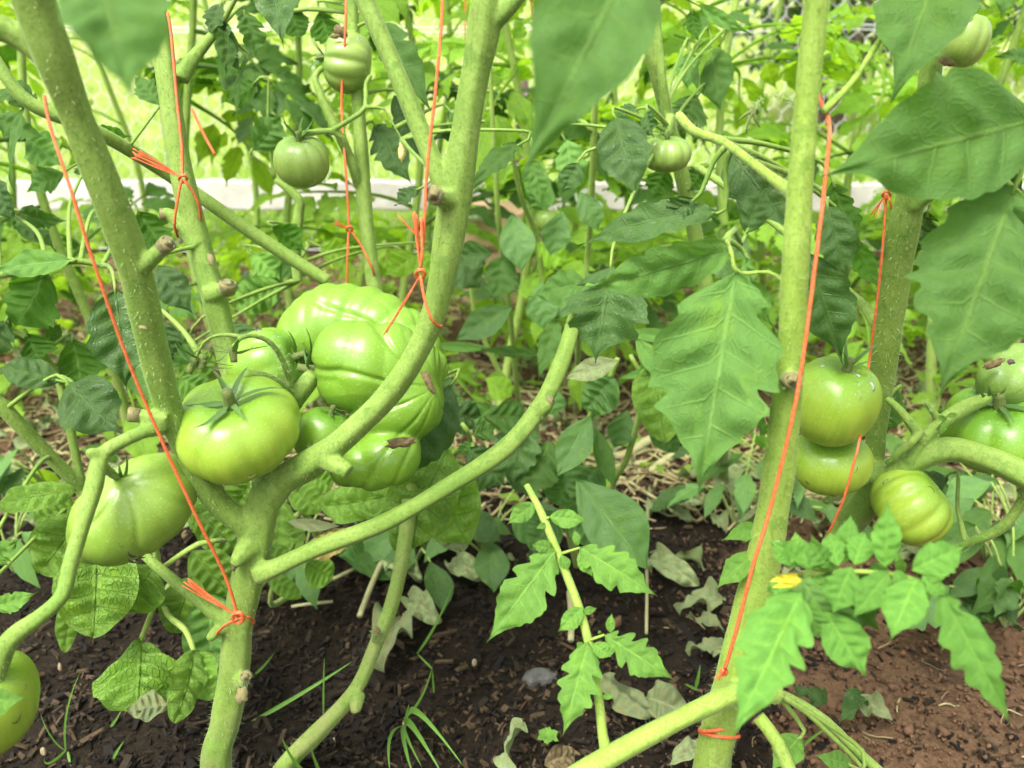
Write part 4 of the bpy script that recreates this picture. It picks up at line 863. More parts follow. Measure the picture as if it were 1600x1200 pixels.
# ---------------------------------------------------------------- plant on the left edge
H_ = empty('tomato_plant', (*G(60, 900)[:2], 0), 'leafy tomato plant at the left edge with broad dark leaves', 'tomato plant', 'tomato plants')
stem_system(H_, [
 ('main_stem', [('w', *G(165, 905)[:2], -.02, .011), (150, 800, .80, 24), (128, 765, .78, 25), (70, 705, .75, 25), (8, 640, .72, 26), (-60, 570, .70, 26), (-100, 430, .67, 26), (-110, 250, .64, 24)]),
 ('leaf_stalk', [(130, 768, .78, 16), (118, 710, .77, 15), (104, 645, .76, 15), (90, 590, .755, 14), (60, 545, .75, 12), (30, 520, .745, 10), (-20, 505, .74, 8)]),
 ('leaf_stalk', [(-60, 440, .68, 14), (30, 425, .70, 13), (110, 408, .72, 12), (160, 415, .73, 9)]),
], dens=1800)
for q in [
 ((68, 428, .72), (18, 515, .72), 105, 'leaf', dict(face=FW, lobe=.3)), ((112, 408, .70), (-15, 425, .70), 44, 'leaf_soft', dict(roll=20, lobe=.1)), ((112, 528, .75), (125, 612, .75), 80, 'leaf', dict(face=FW, lobe=.15)), ((180, 455, .66), (198, 610, .65), 98, 'leaf_dark', dict(lobe=.2)),
 ((105, 600, .68), (193, 680, .66), 100, 'leaf_dark', dict(lobe=.3)), ((95, 595, .70), (-10, 575, .69), 55, 'leaf_dark', dict(roll=20, lobe=.1)), ((10, 500, .72), (-20, 560, .72), 50, 'leaf_dark', dict()), ((40, 520, .73), (60, 570, .73), 60, 'leaf', dict(face=FW)),
 ((75, 530, .75), (95, 505, .75), 24, 'leaf', dict(lobe=.2)), ((30, 330, .78), (105, 345, .78), 40, 'leaf', dict(roll=30)), ((-5, 280, .75), (25, 350, .75), 46, 'leaf_dark', dict(roll=40)), ((20, 345, .8), (90, 395, .8), 40, 'leaf', dict(roll=-40)), ((-10, 185, .8), (70, 215, .8), 46, 'leaf', dict()), ((40, 215, .82), (100, 262, .82), 60, 'leaf_soft', dict()), ((100, 270, .85), (45, 300, .85), 44, 'leaf', dict(roll=20)),
 ((-15, 880, .60), (30, 842, .59), 44, 'leaf_young', dict(lobe=.5)), ((-10, 950, .59), (60, 925, .59), 34, 'leaf_young', dict(lobe=.4)), ((-40, 1100, .42), (43, 1090, .42), 44, 'leaf_young', dict(lobe=.05)), ((215, 330, .80), (260, 400, .8), 60, 'leaf', dict(face=FW)), ((160, 290, .85), (125, 240, .85), 50, 'leaf_dark', dict()),
]: leaf(H_, q[0], q[1], q[2], q[3], **q[4])
# ---------------------------------------------------------------- tomatoes
tomato((370, 668, .545), 192, 150, CAMUP(.88, .46, .05), 'round green tomato with starry calyx, hanging in the fork of the thick stem', 9, .06, .19, 2, 'tomato', dict(n=6, ln=.75, lift=.25), dr=6, flat=.69)
t2 = fused('kidney shaped pale tomato with water drops, behind the orange twine at lower left', (205, 800, .53), [(178, 818, .535, 66, 66, 62), (205, 800, .535, 70, 74, 64), (232, 782, .54, 66, 72, 60), (252, 770, .545, 54, 64, 52), (150, 830, .54, 40, 52, 48)], .0016, 8, 'tomato_light', groove=(192, 748, 15, .0016))
r = random.Random(8)
drops(t2, [(P(u, v, .5345-px(66, .535)*k), nrm(-FW+RT*a+UP*b), rr) for u, v, k, a, b, rr in ((255, 783, .55, .5, .1, .0030), (252, 805, .55, .5, -.2, .0028), (208, 866, .62, 0, -.8, .0034), (222, 868, .5, .2, -.8, .0026), (207, 876, .3, 0, -1, .003), (158, 880, .2, -.2, -1, .0036), (246, 838, .5, .4, -.4, .0018), (190, 850, .9, 0, -.3, .002))])
drops(t2, [(P(204, 884, .53), np.array((0, 0, -1.)), .0042)])
for k, (u, v) in enumerate(((185, 722), (196, 705))):
    v_, f_, uv_ = leaf_world(P(190, 753, .522), P(u, v, .515), .0035, 'sepal', None, 40*k); MB().add(v_, f_, uv_).build('sepal', M['sepal'], t2)
patch(t2, 287, 836, 10, 14, .525, 20, 'dry_blossom', 'brown_dry', 2)
tomato((-34, 1098, .48), 172, 172, CAMUP(.95, .2, .2), 'green tomato cut off by the left edge, low over the mulch', 7, .06, .12, 5, 'tomato', None, dr=3)
t4 = fused('huge fused lobed green tomato with brown cracks behind the rising branch', (565, 610, .6), [
 (466, 528, .655, 34, 54, 48, 6), (484, 519, .655, 40, 66, 54, 8), (506, 511, .655, 42, 70, 58, 12), (530, 508, .655, 48, 68, 60, 20), (560, 509, .655, 46, 66, 60, 30), (586, 516, .652, 50, 63, 58, 40), (616, 531, .648, 46, 60, 56, 52), (638, 552, .64, 46, 54, 50, 64), (656, 578, .636, 36, 46, 44, 76),
 (546, 560, .600, 58, 60, 60), (572, 572, .598, 62, 72, 60, 10), (604, 576, .602, 58, 74, 58, 15), (640, 585, .612, 46, 66, 50, 20), (556, 600, .600, 60, 44, 52),
 (620, 606, .610, 66, 58, 58), (634, 630, .610, 58, 60, 56), (604, 646, .608, 64, 46, 54), (668, 596, .626, 24, 50, 32), (674, 628, .628, 20, 44, 30),
 (604, 716, .600, 54, 46, 52, -8), (574, 726, .600, 50, 40, 46, 20), (622, 706, .606, 36, 46, 42), (545, 735, .605, 30, 26, 34)], .0014, 7, groove=(684, 606, 23, .0021))
patch(t4, 625, 692, 50, 18, .562, -8, 'crack', 'scar', 1, .35); patch(t4, 664, 592, 16, 52, .592, -28, 'crack', 'scar', 2, .3); patch(t4, 672, 615, 8, 60, .596, -12, 'crack', 'scar', 3, .3)
cx4 = calyx(t4, P(486, 578, .606), nrm(-RT+UP*.2-FW*.2), .034, 6, 12, .9, .2)
tomato((420, 575, .635), 128, 120, CAMUP(.35, .15, .9), 'wet ribbed green tomato squeezed behind the round one and the fused one', 9, .08, .15, 7, 'tomato_green', dict(n=5, ln=.6, lift=.4), dr=9, flat=.92, roll=(0, 0, 1))
tomato((505, 682, .595), 88, 96, CAMUP(.9, .0, .35), 'small dark green tomato tucked under the fused one beside the branch', 6, .02, .1, 9, 'tomato_green', dict(n=4, ln=.6, lift=.2), flat=1.05)
t7, Wv7, C7 = tomato((543, 97, .80), 96, 96, CAMUP(.12, .1, -1), 'tilted ribbed tomato with a brown scab, upper middle', 9, .10, .16, 11, 'tomato_pale', dict(n=6, ln=.85, lift=.7), dr=4, flat=.80, roll=(0, 0, 1))
patch(t7, 531, 47, 24, 22, .772, 10, 'scab', 'scar', 4, .3); patch(t7, 523, 56, 16, 8, .768, 0, 'scab', 'scar', 5, .3)
tomato((472, 252, .785), 88, 84, CAMUP(.93, .3, 0), 'small round pale tomato hanging over the white plank', 10, .05, .14, 13, 'tomato_pale', dict(n=5, ln=1.0, lift=1.2), dr=3, flat=.88)
tomato((1040, 240, .77), 82, 56, CAMUP(1, .12, 0), 'small flattened ribbed tomato below a hairy stem, middle right', 10, .13, .12, 15, 'tomato_pale', dict(n=5, ln=.9, lift=.3), dr=1, flat=.66)
tomato((1303, 627, .55), 138, 140, CAMUP(.95, .28, .1), 'large smooth wet tomato beside the pale stem, upper of two', 5, .03, .13, 17, 'tomato', dict(n=5, ln=.85, lift=1.0), dr=7, flat=.98)
tomato((1297, 720, .575), 122, 92, CAMUP(.9, .2, -.1), 'wet tomato directly under the large smooth one, twine crossing it', 6, .04, .12, 19, 'tomato', None, dr=6, flat=.76)
tomato((1424, 790, .60), 128, 100, CAMUP(.7, .15, .75), 'ribbed pale green tomato under the right branch', 9, .09, .14, 21, 'tomato', None, dr=2, flat=.82, roll=(0, 0, 1))
tomato((1562, 668, .61), 172, 104, CAMUP(.85, .25, -.35), 'dark green deeply ribbed tomato resting above the right branch', 8, .13, .16, 23, 'tomato_green', dict(n=6, ln=.8, lift=.1), dr=7, flat=.66)
t14 = fused('pale lobed tomato with a worm hole and brown scab at the right edge', (1580, 590, .60), [(1575, 600, .605, 46, 36, 44), (1610, 590, .605, 56, 46, 50), (1555, 592, .60, 26, 30, 30), (1590, 560, .615, 50, 24, 40), (1640, 570, .61, 50, 40, 46)], .0016, 5, 'tomato_pale')
patch(t14, 1555, 568, 36, 14, .578, -20, 'scab', 'scar', 6, .3); patch(t14, 1581, 565, 14, 10, .570, 0, 'worm_hole', 'print_ink', 7, .1)
for k in range(6):
    b = P(1538+k*7, 620-k, .575); e = P(1530+k*14, 612-12*(k % 2)+k, .568); v_, f_, uv_ = leaf_world(b, e, .0035, 'sepal', None, 20*k); MB().add(v_, f_, uv_).build('sepal', M['sepal'], t14)
t15, Wv7, C7 = tomato((1502, 62, .50), 84, 84, CAMUP(1, .1, .2), 'blurred pale tomato behind the hanging leaf at the top right', 7, .08, .12, 25, 'tomato_pale', None)
patch(t15, 1482, 96, 30, 14, .47, 20, 'scab', 'scar', 8, .3)
tomato((853, 345, 1.2), 36, 34, CAMUP(1, .1, 0), 'tiny pale tomato among leaves beyond the cardboard box', 7, .05, .12, 27, 'tomato_pale', None)
# ---------------------------------------------------------------- twine
twine('orange twine knotted round the base of the thick forked stem', [[(372, 964, .552), (352, 900, .535), (300, 792, .505), (215, 600, .468), (150, 420, .435), (112, 300, .42), (78, 195, .418), (70, 150, .425)]], (372, 965, .552, 17),
      [((370, 962, .552), (290, 908, .545), 7, 7)], [[(372, 966, .552), (350, 978, .56), (340, 990, .575), (345, 992, .61)], [(372, 966, .552), (388, 964, .556), (397, 972, .575), (392, 975, .61)]])
twine('orange twine tied round the upper left stem with a frayed tail', [[(262, 20, .625), (268, 60, .624), (276, 150, .627), (284, 230, .628), (285, 276, .628)]], (286, 279, .626, 12),
      [((284, 277, .626), (212, 240, .618), 8, 8)], [[(284, 280, .626), (278, 310, .63), (273, 350, .64), (278, 370, .665)], [(288, 282, .626), (302, 300, .632), (312, 325, .64), (314, 352, .66)]], 5.5)
twine('thin orange twine hanging down the leaning stem, tied above the fused tomato', [[(541, -20, .765), (540, 40, .765), (534, 160, .79), (540, 260, .79), (546, 357, .80)]], (546, 358, .798, 9),
      [((545, 357, .798), (524, 347, .795), 4, 4)], [[(545, 360, .80), (543, 400, .80), (543, 445, .81)], [(548, 360, .80), (565, 385, .802), (582, 420, .805), (587, 442, .83)]], 4.5)
twine('orange twine on the rising branch with split tails, over the fused tomato', [[(692, -20, .455), (690, 40, .458), (680, 150, .465), (668, 260, .475), (662, 370, .485), (657, 425, .49)]], (657, 428, .488, 14),
      [((657, 425, .488), (648, 335, .482), 5, 5), ((655, 372, .485), (622, 340, .48), 2, 3), ((656, 432, .488), (600, 522, .49), 2, 4)], [[(657, 430, .488), (663, 465, .488), (675, 500, .49), (687, 510, .50), (690, 508, .53)], [(655, 425, .488), (660, 395, .484), (658, 340, .48)]])
twine('long orange twine running down the tall pale stem', [[(1268, 110, .43), (1283, 160, .426), (1296, 195, .414), (1292, 260, .412), (1272, 430, .42), (1245, 620, .435), (1205, 790, .455), (1178, 880, .463), (1152, 980, .478), (1133, 1045, .492)]], (1131, 1050, .494, 9),
      [((1133, 1045, .493), (1121, 1062, .49), 5, 4)], [[(1124+31*math.cos(a), 1135+5*math.sin(a)-6*math.cos(a), .548-px(31, .548)*math.sin(a)) for a in np.linspace(0, 6.28, 17)], [(1124+31*math.cos(a), 1146+5*math.sin(a)+4*math.cos(a), .549-px(31, .549)*math.sin(a)) for a in np.linspace(0, 6.28, 17)]], 7.5)
twine('orange twine hanging beside the dark right stem behind the tomatoes', [[(1385, 303, .53), (1378, 400, .54), (1368, 490, .555), (1355, 590, .575), (1344, 680, .535), (1335, 720, .53), (1318, 780, .54), (1294, 835, .56)]], (1385, 305, .528, 12),
      [((1384, 305, .528), (1364, 338, .53), 4, 4)], [[(1388, 305, .528), (1393, 325, .53), (1400, 340, .54)]], 4.5)
twine('short stretch of orange twine on a far stem between the upper left stems', [[(300, 170, .95), (316, 205, .95), (336, 242, .95)]], None, (), (), 5)
twine('faint orange twine in the blurred foliage right of the rising branch', [[(728, -20, 1.6), (727, 40, 1.6), (730, 100, 1.6)]], None, (), (), 3)
twine('faint orange twine at the left of the large blurred leaf', [[(828, -10, 1.5), (838, 50, 1.5), (842, 85, 1.5)]], None, (), (), 4)
# ---------------------------------------------------------------- basil and pepper plants, low in the bed
def herb(label, name, cat, base, stems, leaves, mat='basil_leaf', kind='basil', smat='stem_far', group=None):
    o = empty(name, base, label, cat, group)
    for s in stems: tube(s, .01, 8).build('stem', M[smat], o)
    for q in leaves:
        kw = dict(q[3]) if len(q) > 3 else {}
        leaf(o, q[0], q[1], q[2], kw.pop('mat', mat), kind=kw.pop('kind', kind), **kw)
    return o
herb('bright wrinkled basil plant under the kidney shaped tomato', 'basil_plant', 'basil plant', G(265, 900), [
  [('w', *G(265, 905)[:2], -.01, .006), (255, 930, .79, 10), (248, 880, .74, 9), (240, 840, .72, 8)], [(248, 925, .76, 9), (240, 950, .74, 9), (219, 1002, .71, 8)], [(250, 922, .76, 9), (262, 960, .73, 9), (290, 985, .71, 9), (303, 1018, .69, 8)], [(250, 890, .75, 8), (310, 850, .74, 9), (352, 845, .76, 7)]], [
  ((219, 998, .71), (214, 1112, .66), 140, dict(bend=.9, fold=-.5, seed=3)), ((303, 1015, .69), (272, 1130, .65), 58, dict(bend=.6, roll=-25)), ((305, 1015, .70), (330, 1095, .68), 60, dict(bend=.6, roll=25)), ((268, 1100, .665), (200, 1112, .655), 46, dict(mat='wilted_leaf', roll=30, bend=.3)),
  ((150, 850, .70), (145, 995, .66), 120, dict(bend=.8)), ((110, 930, .70), (100, 1018, .70), 34, dict(bend=.4)), ((240, 885, .73), (190, 955, .70), 90, dict(bend=.5)), ((130, 800, .70), (62, 895, .68), 90, dict(bend=.6)), ((125, 790, .72), (55, 815, .70), 60, dict(bend=.4, roll=20)),
  ((118, 765, .66), (-8, 790, .65), 48, dict(bend=.5, roll=20)), ((300, 900, .76), (270, 990, .74), 70, dict(bend=.4)), ((330, 930, .76), (330, 1060, .74), 90, dict(bend=.4, mat='leaf_soft')), ((300, 860, .78), (360, 930, .78), 70, dict()), ((310, 800, .80), (370, 860, .8), 70, dict()), ((350, 780, .82), (300, 830, .8), 60, dict())], group='herbs in the bed')
herb('basil plant with glossy wrinkled leaves below the fused tomato', 'basil_plant', 'basil plant', G(520, 850), [
  [('w', *G(520, 850)[:2], -.01, .006), (505, 850, .98, 12), (470, 790, .93, 11), (455, 740, .9, 9)], [(470, 800, .93, 9), (440, 830, .90, 9), (428, 850, .88, 8)], [('w', *G(470, 905)[:2], -.01, .005), (425, 945, .93, 9), (430, 900, .9, 8)]], [
  ((500, 790, .88), (625, 770, .84), 60, dict(bend=.6, roll=10)), ((560, 770, .86), (622, 805, .84), 44, dict()), ((440, 780, .88), (425, 890, .86), 56, dict()), ((430, 830, .88), (470, 870, .86), 60, dict()), ((450, 815, .86), (532, 822, .85), 20, dict(kind='pepper', mat='wilted_leaf', roll=10)),
  ((480, 880, .9), (520, 905, .9), 50, dict()), ((455, 760, .92), (500, 800, .9), 50, dict()), ((470, 740, .95), (520, 760, .95), 50, dict()), ((560, 830, .9), (530, 870, .9), 60, dict(mat='pepper_leaf')), ((420, 900, .9), (470, 935, .9), 30, dict()), ((395, 740, .92), (370, 790, .92), 60, dict()), ((280, 560, 1.0), (330, 600, 1.0), 60, dict())], group='herbs in the bed')
yl = leaf(None, (548, 830, .86), (488, 872, .84), 44, 'yellow_leaf', kind='basil', name='yellowed_leaf', roll=20, bend=.8); tag(yl, 'curled yellow leaf caught behind the long side shoot', 'leaf')
herb('broad leaved basil plant right of the fused tomato, above the long side shoot', 'basil_plant', 'basil plant', G(690, 840), [
  [('w', *G(690, 845)[:2], -.01, .006), (690, 800, .96, 12), (700, 720, .9, 11), (735, 690, .86, 9), (722, 662, .84, 7)], [(748, 735, .86, 10), (736, 690, .86, 9)]], [
  ((700, 700, .80), (618, 858, .78), 105, dict(bend=.7)), ((660, 705, .82), (730, 850, .80), 110, dict(bend=.7)), ((690, 790, .84), (720, 860, .84), 60, dict(mat='wilted_leaf')), ((680, 640, .84), (760, 660, .86), 60, dict(mat='leaf_dark', kind='tomato')), ((770, 640, .86), (690, 665, .85), 46, dict(mat='leaf', kind='tomato')), ((730, 700, .84), (790, 760, .84), 80, dict(mat='leaf_dark', kind='tomato')), ((755, 650, .84), (835, 655, .86), 56, dict(mat='leaf', kind='tomato')), ((735, 690, .82), (715, 712, .82), 22, dict(mat='leaf', kind='tomato')), ((740, 680, .82), (775, 668, .83), 36, dict(mat='leaf', kind='tomato')),
  ((820, 640, .88), (800, 770, .86), 80, dict(mat='leaf_dark', kind='tomato')), ((860, 690, .88), (820, 780, .86), 80, dict(mat='leaf', kind='tomato')), ((700, 590, .9), (690, 660, .88), 50, dict(mat='leaf_dark', kind='tomato'))], group='herbs in the bed')
herb('pepper plant with smooth pointed leaves behind the young sprig', 'pepper_plant', 'pepper plant', G(950, 880), [
  [('w', *G(950, 885)[:2], -.01, .006), (955, 770, .96, 10), (978, 720, .92, 10), (996, 660, .88, 9), (1005, 600, .85, 8), (985, 555, .84, 7)], [('w', *G(935, 870)[:2], -.01, .006), (905, 760, .98, 10), (922, 650, .9, 9), (945, 610, .88, 9), (965, 560, .86, 8)], [('w', *G(905, 880)[:2], -.01, .006), (880, 800, .98, 9), (868, 740, .96, 9)]], [
  ((922, 650, .86), (871, 745, .83), 54, dict(bend=.4)), ((930, 668, .88), (960, 762, .87), 30, dict(mat='leaf', bend=.4)), ((1015, 555, .80), (1040, 692, .77), 84, dict(kind='basil', mat='basil_leaf', bend=.4)), ((1020, 650, .84), (1058, 706, .83), 46, dict(kind='basil')), ((900, 750, .80), (1012, 890, .77), 96, dict(bend=.5)), ((890, 720, .9), (870, 790, .9), 70, dict(kind='basil')), ((930, 730, .9), (900, 790, .88), 66, dict(kind='basil')),
  ((965, 563, .78), (884, 592, .77), 36, dict(mat='wilted_leaf', roll=10)), ((993, 530, .80), (1048, 598, .78), 34, dict(mat='leaf_soft')), ((1060, 570, .8), (965, 592, .8), 18, dict(mat='leaf_soft')), ((975, 520, .8), (1075, 528, .8), 22, dict(mat='leaf_soft')), ((960, 590, .86), (915, 640, .86), 60, dict(kind='basil')), ((945, 600, .9), (925, 655, .9), 40, dict()), ((880, 790, .94), (960, 850, .92), 60, dict(kind='basil')), ((870, 800, .94), (830, 860, .92), 60, dict(kind='basil')), ((960, 800, .92), (985, 860, .9), 60, dict(kind='basil')), ((980, 640, .9), (960, 700, .9), 44, dict()), ((800, 790, .95), (850, 850, .94), 60, dict()), ((780, 720, .92), (845, 750, .92), 60, dict(mat='leaf_dark'))], 'pepper_leaf', 'pepper', group='herbs in the bed')
herb('tall thin stemmed pepper plant in front of the cardboard box', 'pepper_plant', 'pepper plant', G(830, 690), [
  [('w', *G(830, 690)[:2], -.01, .006), (812, 640, 1.25, 9), (798, 500, 1.12, 9), (787, 410, 1.06, 9), (778, 330, 1.0, 9), (770, 200, .95, 8), (766, 100, .92, 7)], [(812, 620, 1.22, 8), (780, 580, 1.2, 8), (745, 500, 1.17, 8), (735, 440, 1.15, 7)], [('w', *G(900, 640)[:2], -.01, .005), (905, 520, 1.15, 9), (918, 400, 1.08, 9), (925, 290, 1.0, 10), (930, 140, .92, 10), (932, 40, .9, 8)], [(925, 205, .95, 9), (900, 185, .95, 8), (870, 210, .95, 7)], [(850, 460, 1.2, 9), (838, 370, 1.15, 9), (815, 310, 1.1, 8), (800, 240, 1.05, 7)]], [
  ((800, 478, 1.0), (712, 532, .98), 48, dict(mat='pepper_leaf', roll=10)), ((800, 335, 1.02), (815, 425, 1.0), 56, dict()), ((788, 400, 1.02), (772, 480, 1.0), 56, dict(kind='tomato', mat='leaf')), ((770, 395, 1.05), (715, 400, 1.05), 44, dict(mat='leaf_dark')), ((700, 390, 1.1), (750, 450, 1.1), 60, dict(mat='leaf_dark')), ((845, 440, 1.0), (850, 515, 1.0), 50, dict()), ((870, 500, 1.0), (840, 595, .98), 36, dict(kind='tomato', mat='leaf')), ((890, 450, 1.02), (860, 500, 1.0), 50, dict()), ((765, 545, 1.05), (672, 540, 1.05), 16, dict(mat='leaf_soft')), ((850, 555, 1.05), (740, 545, 1.05), 20, dict(kind='tomato', mat='leaf')), ((880, 330, 1.05), (860, 400, 1.05), 46, dict()), ((830, 250, 1.0), (850, 320, 1.0), 44, dict(kind='tomato', mat='leaf')), ((905, 300, 1.0), (935, 360, 1.0), 40, dict()), ((860, 280, 1.1), (825, 330, 1.1), 50, dict(kind='tomato', mat='leaf')), ((840, 380, 1.15), (890, 410, 1.15), 50, dict(mat='leaf_far', kind='tomato')), ((855, 600, 1.1), (865, 650, 1.1), 50, dict()), ((760, 590, 1.2), (800, 620, 1.2), 40, dict(mat='leaf_far'))], 'pepper_leaf', 'pepper', group='herbs in the bed')
# ---------------------------------------------------------------- low weeds at the right edge
wr = random.Random(17)
for label, (u, v), n, hgt in (('leafy weed under the right branch beside the clay patch', (1570, 980), 12, .16), ('grassy weed clump behind the ribbed tomato on the right', (1540, 880), 16, .2), ('low weed clump at the right edge under the bent shoot', (1590, 900), 14, .2), ('weedy seedling clump behind the wet tomatoes', (1230, 800), 12, .16), ('low leafy weed left of the tall pale stem', (1150, 830), 10, .14), ('small weed sprouting below the yellow leaf', (470, 900), 9, .10), ('small weed behind the upper part of the leaning stem', (650, 880), 9, .11), ('weed sprout between the leaning stem and the sprig', (760, 870), 9, .10), ('weed sprout at the left edge above the cut off tomato', (25, 900), 9, .12), ('weed behind the kidney shaped tomato in the straw', (90, 790), 9, .12)):
    b = G(u, v); o = empty('weed', b, label, 'weed', 'weeds on the bed'); 
    for k in range(n):
        a = wr.random()*6.28; d = np.array((math.cos(a), math.sin(a)*.7-.2, wr.uniform(.6, 2.2))); e = b+nrm(d)*hgt*wr.uniform(.5, 1.1); m = (b+e)/2+np.array((0, 0, .02))
        c = spline(np.array([(*b, .0018), (*m, .0015), (*e, .0012)]), .02); MB().add(*tube_geo(c, 5)).build('stalk', M['stem_far'], o)
        L = wr.uniform(.05, .09); t_ = e+nrm((d[0], d[1], -.5))*L
        v_, f_, uv_ = leaf_world(e, t_, L*wr.uniform(.3, .65), wr.choice(('pepper', 'tomato')), (0, -.4, 1), wr.uniform(-30, 30), rpv=3, cols=3, bend=.6); MB().add(v_, f_, uv_).build('leaf', M[wr.choice(('leaf', 'pepper_leaf', 'leaf_dark'))], o, origin=e)
# ---------------------------------------------------------------- grass tufts on the mulch
def tuft(label, blades):
    o = empty('grass_tuft', blades[0][0], label, 'grass tuft', 'grass tufts on the mulch')
    for b, e, w, bend, side in blades:
        b, e = np.asarray(b)+np.array((0, 0, .006)), np.asarray(e)+np.array((0, 0, .008)); v_, f_, uv_ = leaf_world(b, e, w, 'blade', -FW+np.array((0, 0, .3)), 0, bend=bend, side_bend=side); MB().add(v_, f_, uv_).build('blade', M['grass'], o, origin=b)
def gb(u0, v0, u1, v1, dz, w, bend=.4, side=0):
    b = G(u0, v0); Z = proj(b)[2]; return (b, P(u1, v1, Z-dz), px(w, Z), bend, side)
tuft('bright grass tuft with arching blades at the bottom middle', [gb(636, 1140, 724, 1208, .12, 13, 1.3, -1.2), gb(634, 1140, 690, 1218, .11, 13, 1.0, -.7), gb(632, 1140, 646, 1222, .10, 11, .8, -.2), gb(634, 1142, 660, 1210, .11, 9, .8, -.4), gb(634, 1140, 640, 1110, .05, 7, .4, 0), gb(632, 1142, 610, 1215, .10, 8, .8, .4)])
tuft('thin grass seedling with long blades at the bottom left', [gb(105, 1180, 128, 1062, .05, 5, .3, -.2), gb(105, 1180, 66, 1126, .04, 5, .8, .3), gb(105, 1180, 72, 1195, .04, 5, 1.2, .8), gb(108, 1182, 114, 1210, .01, 6, 0, 0)])
tuft('grass tuft at the bottom edge beside the leaning stem', [gb(500, 1230, 442, 1163, .05, 9, .3, -.3), gb(510, 1230, 484, 1168, .05, 8, .3, 0), gb(490, 1235, 460, 1205, .03, 7, .3, 0)])
tuft('long pale grass blades lying across the mulch beside the thick stem', [gb(395, 1135, 552, 1043, .0, 8, .1, .1), gb(506, 1122, 508, 1036, .03, 4, .1, 0), gb(400, 1060, 430, 1030, .02, 5, .1, .2)])
tuft('wiry bent grass stem right of the leaning stem', [gb(632, 1130, 676, 1052, .03, 5, .2, .5), gb(676, 1052, 652, 1030, .0, 4, .2, 0), gb(652, 1028, 708, 922, .03, 5, .2, .3), gb(678, 1090, 676, 1055, .01, 4, 0, 0)])
tuft('short grass blades below the young sprig by the pale stem', [gb(1086, 1082, 1093, 1048, .015, 7, .2, 0), gb(1090, 1085, 1068, 1078, .005, 6, .1, 0)])
tuft('small grass blades left of the folded basil leaf', [gb(174, 1142, 192, 1120, .015, 6, .5, .5), gb(178, 1195, 196, 1168, .01, 6, .3, 0)])
tuft('thin curling grass blade at lower right by the trailing shoot', [gb(1255, 1172, 1296, 1145, .02, 6, .4, -.5), gb(1296, 1150, 1285, 1135, .02, 4, .4, .6)])
# ---------------------------------------------------------------- fallen, wilted leaves and cuttings
def flat_leaf(u0, v0, u1, v1, w, label, mat='wilted_leaf', h=.012, kind='basil', roll=0, stalk=True, **kw):
    b, e = G(u0, v0, h), G(u1, v1, h); Zm = (proj(b)[2]+proj(e)[2])/2
    v_, f_, uv_ = leaf_world(b, e, px(w, Zm), kind, np.array((0, -.5, 1)), roll, **{**dict(wave=.26, bend=1.1, fold=.5, twist=.5), **kw})
    v_[:, 2] = np.maximum(v_[:, 2], .008); o = MB().add(v_, f_, uv_).build('fallen_leaf', M[mat], None, origin=b)
    tag(o, label, 'leaf', 'wilted leaves lying on the bed'); return o
flat_leaf(628, 965, 598, 1050, 62, 'pale wilted leaf leaning behind the leaning stem', h=.02)
flat_leaf(640, 935, 685, 975, 44, 'limp grey green leaf curled right of the leaning stem', h=.02)
flat_leaf(940, 1055, 1030, 1122, 44, 'long withered leaf under the sprig, twisted', roll=30, h=.02)
flat_leaf(1005, 1090, 1075, 1120, 56, 'crumpled pale leaf beside the long withered one', h=.025)
flat_leaf(1010, 875, 1090, 915, 44, 'broad pale wilted leaf on the mulch behind the sprig', h=.02)
flat_leaf(1130, 935, 1058, 955, 44, 'torn pale leaf left of the twined pale stem', kind='tomato', h=.02)
flat_leaf(1132, 985, 1076, 965, 26, 'pale toothed leaflet left of the pale stem, upper', kind='tomato', h=.02)
flat_leaf(1133, 1016, 1070, 1016, 30, 'pale toothed leaflet left of the pale stem, lower', kind='tomato', h=.02)
flat_leaf(1045, 785, 1100, 785, 26, 'wilted leaf by the cut stems under the large soft leaf', h=.02)
flat_leaf(1160, 735, 1115, 780, 44, 'wilted leaf standing below the large soft leaf tip', h=.04)
flat_leaf(820, 1135, 795, 1215, 36, 'curled dry leaf at the bottom middle edge', roll=40, h=.03)
flat_leaf(850, 1195, 900, 1180, 40, 'reddish brown dead leaf at the bottom edge', 'brown_dry')
flat_leaf(75, 808, 20, 838, 34, 'pale oval leaf on the soil at the left', h=.03)
flat_leaf(700, 880, 760, 905, 40, 'grey wilted leaf left of the young sprig', h=.02)
flat_leaf(660, 905, 600, 880, 40, 'limp leaf crossing behind the leaning stem', h=.03)
flat_leaf(1290, 1100, 1240, 1085, 36, 'wilted leaf on the trailing shoot, upper', 'leaf_dark', kind='tomato', h=.03)
flat_leaf(1330, 1090, 1400, 1130, 40, 'wilted pale leaf on the clay near the trailing shoot', kind='tomato', h=.02)
flat_leaf(1345, 1085, 1310, 1130, 40, 'drooping dull leaf on the clay near the trailing shoot', 'leaf_dark', kind='tomato', h=.03)
flat_leaf(1110, 1160, 1045, 1195, 30, 'shrivelled leaf beside the foot of the pale stem', h=.02)
flat_leaf(470, 905, 440, 925, 22, 'tiny wilted leaf on the soil below the yellow leaf', h=.01)
flat_leaf(120, 968, 150, 955, 20, 'pale scrap of leaf at the left on the mulch', h=.01)
flat_leaf(1500, 930, 1600, 985, 90, 'broad dull leaf low at the right edge', 'leaf_dark', kind='tomato', h=.05)
flat_leaf(1570, 905, 1520, 960, 70, 'broad leaf with pale stalk low at the right', 'leaf', kind='tomato', h=.07)
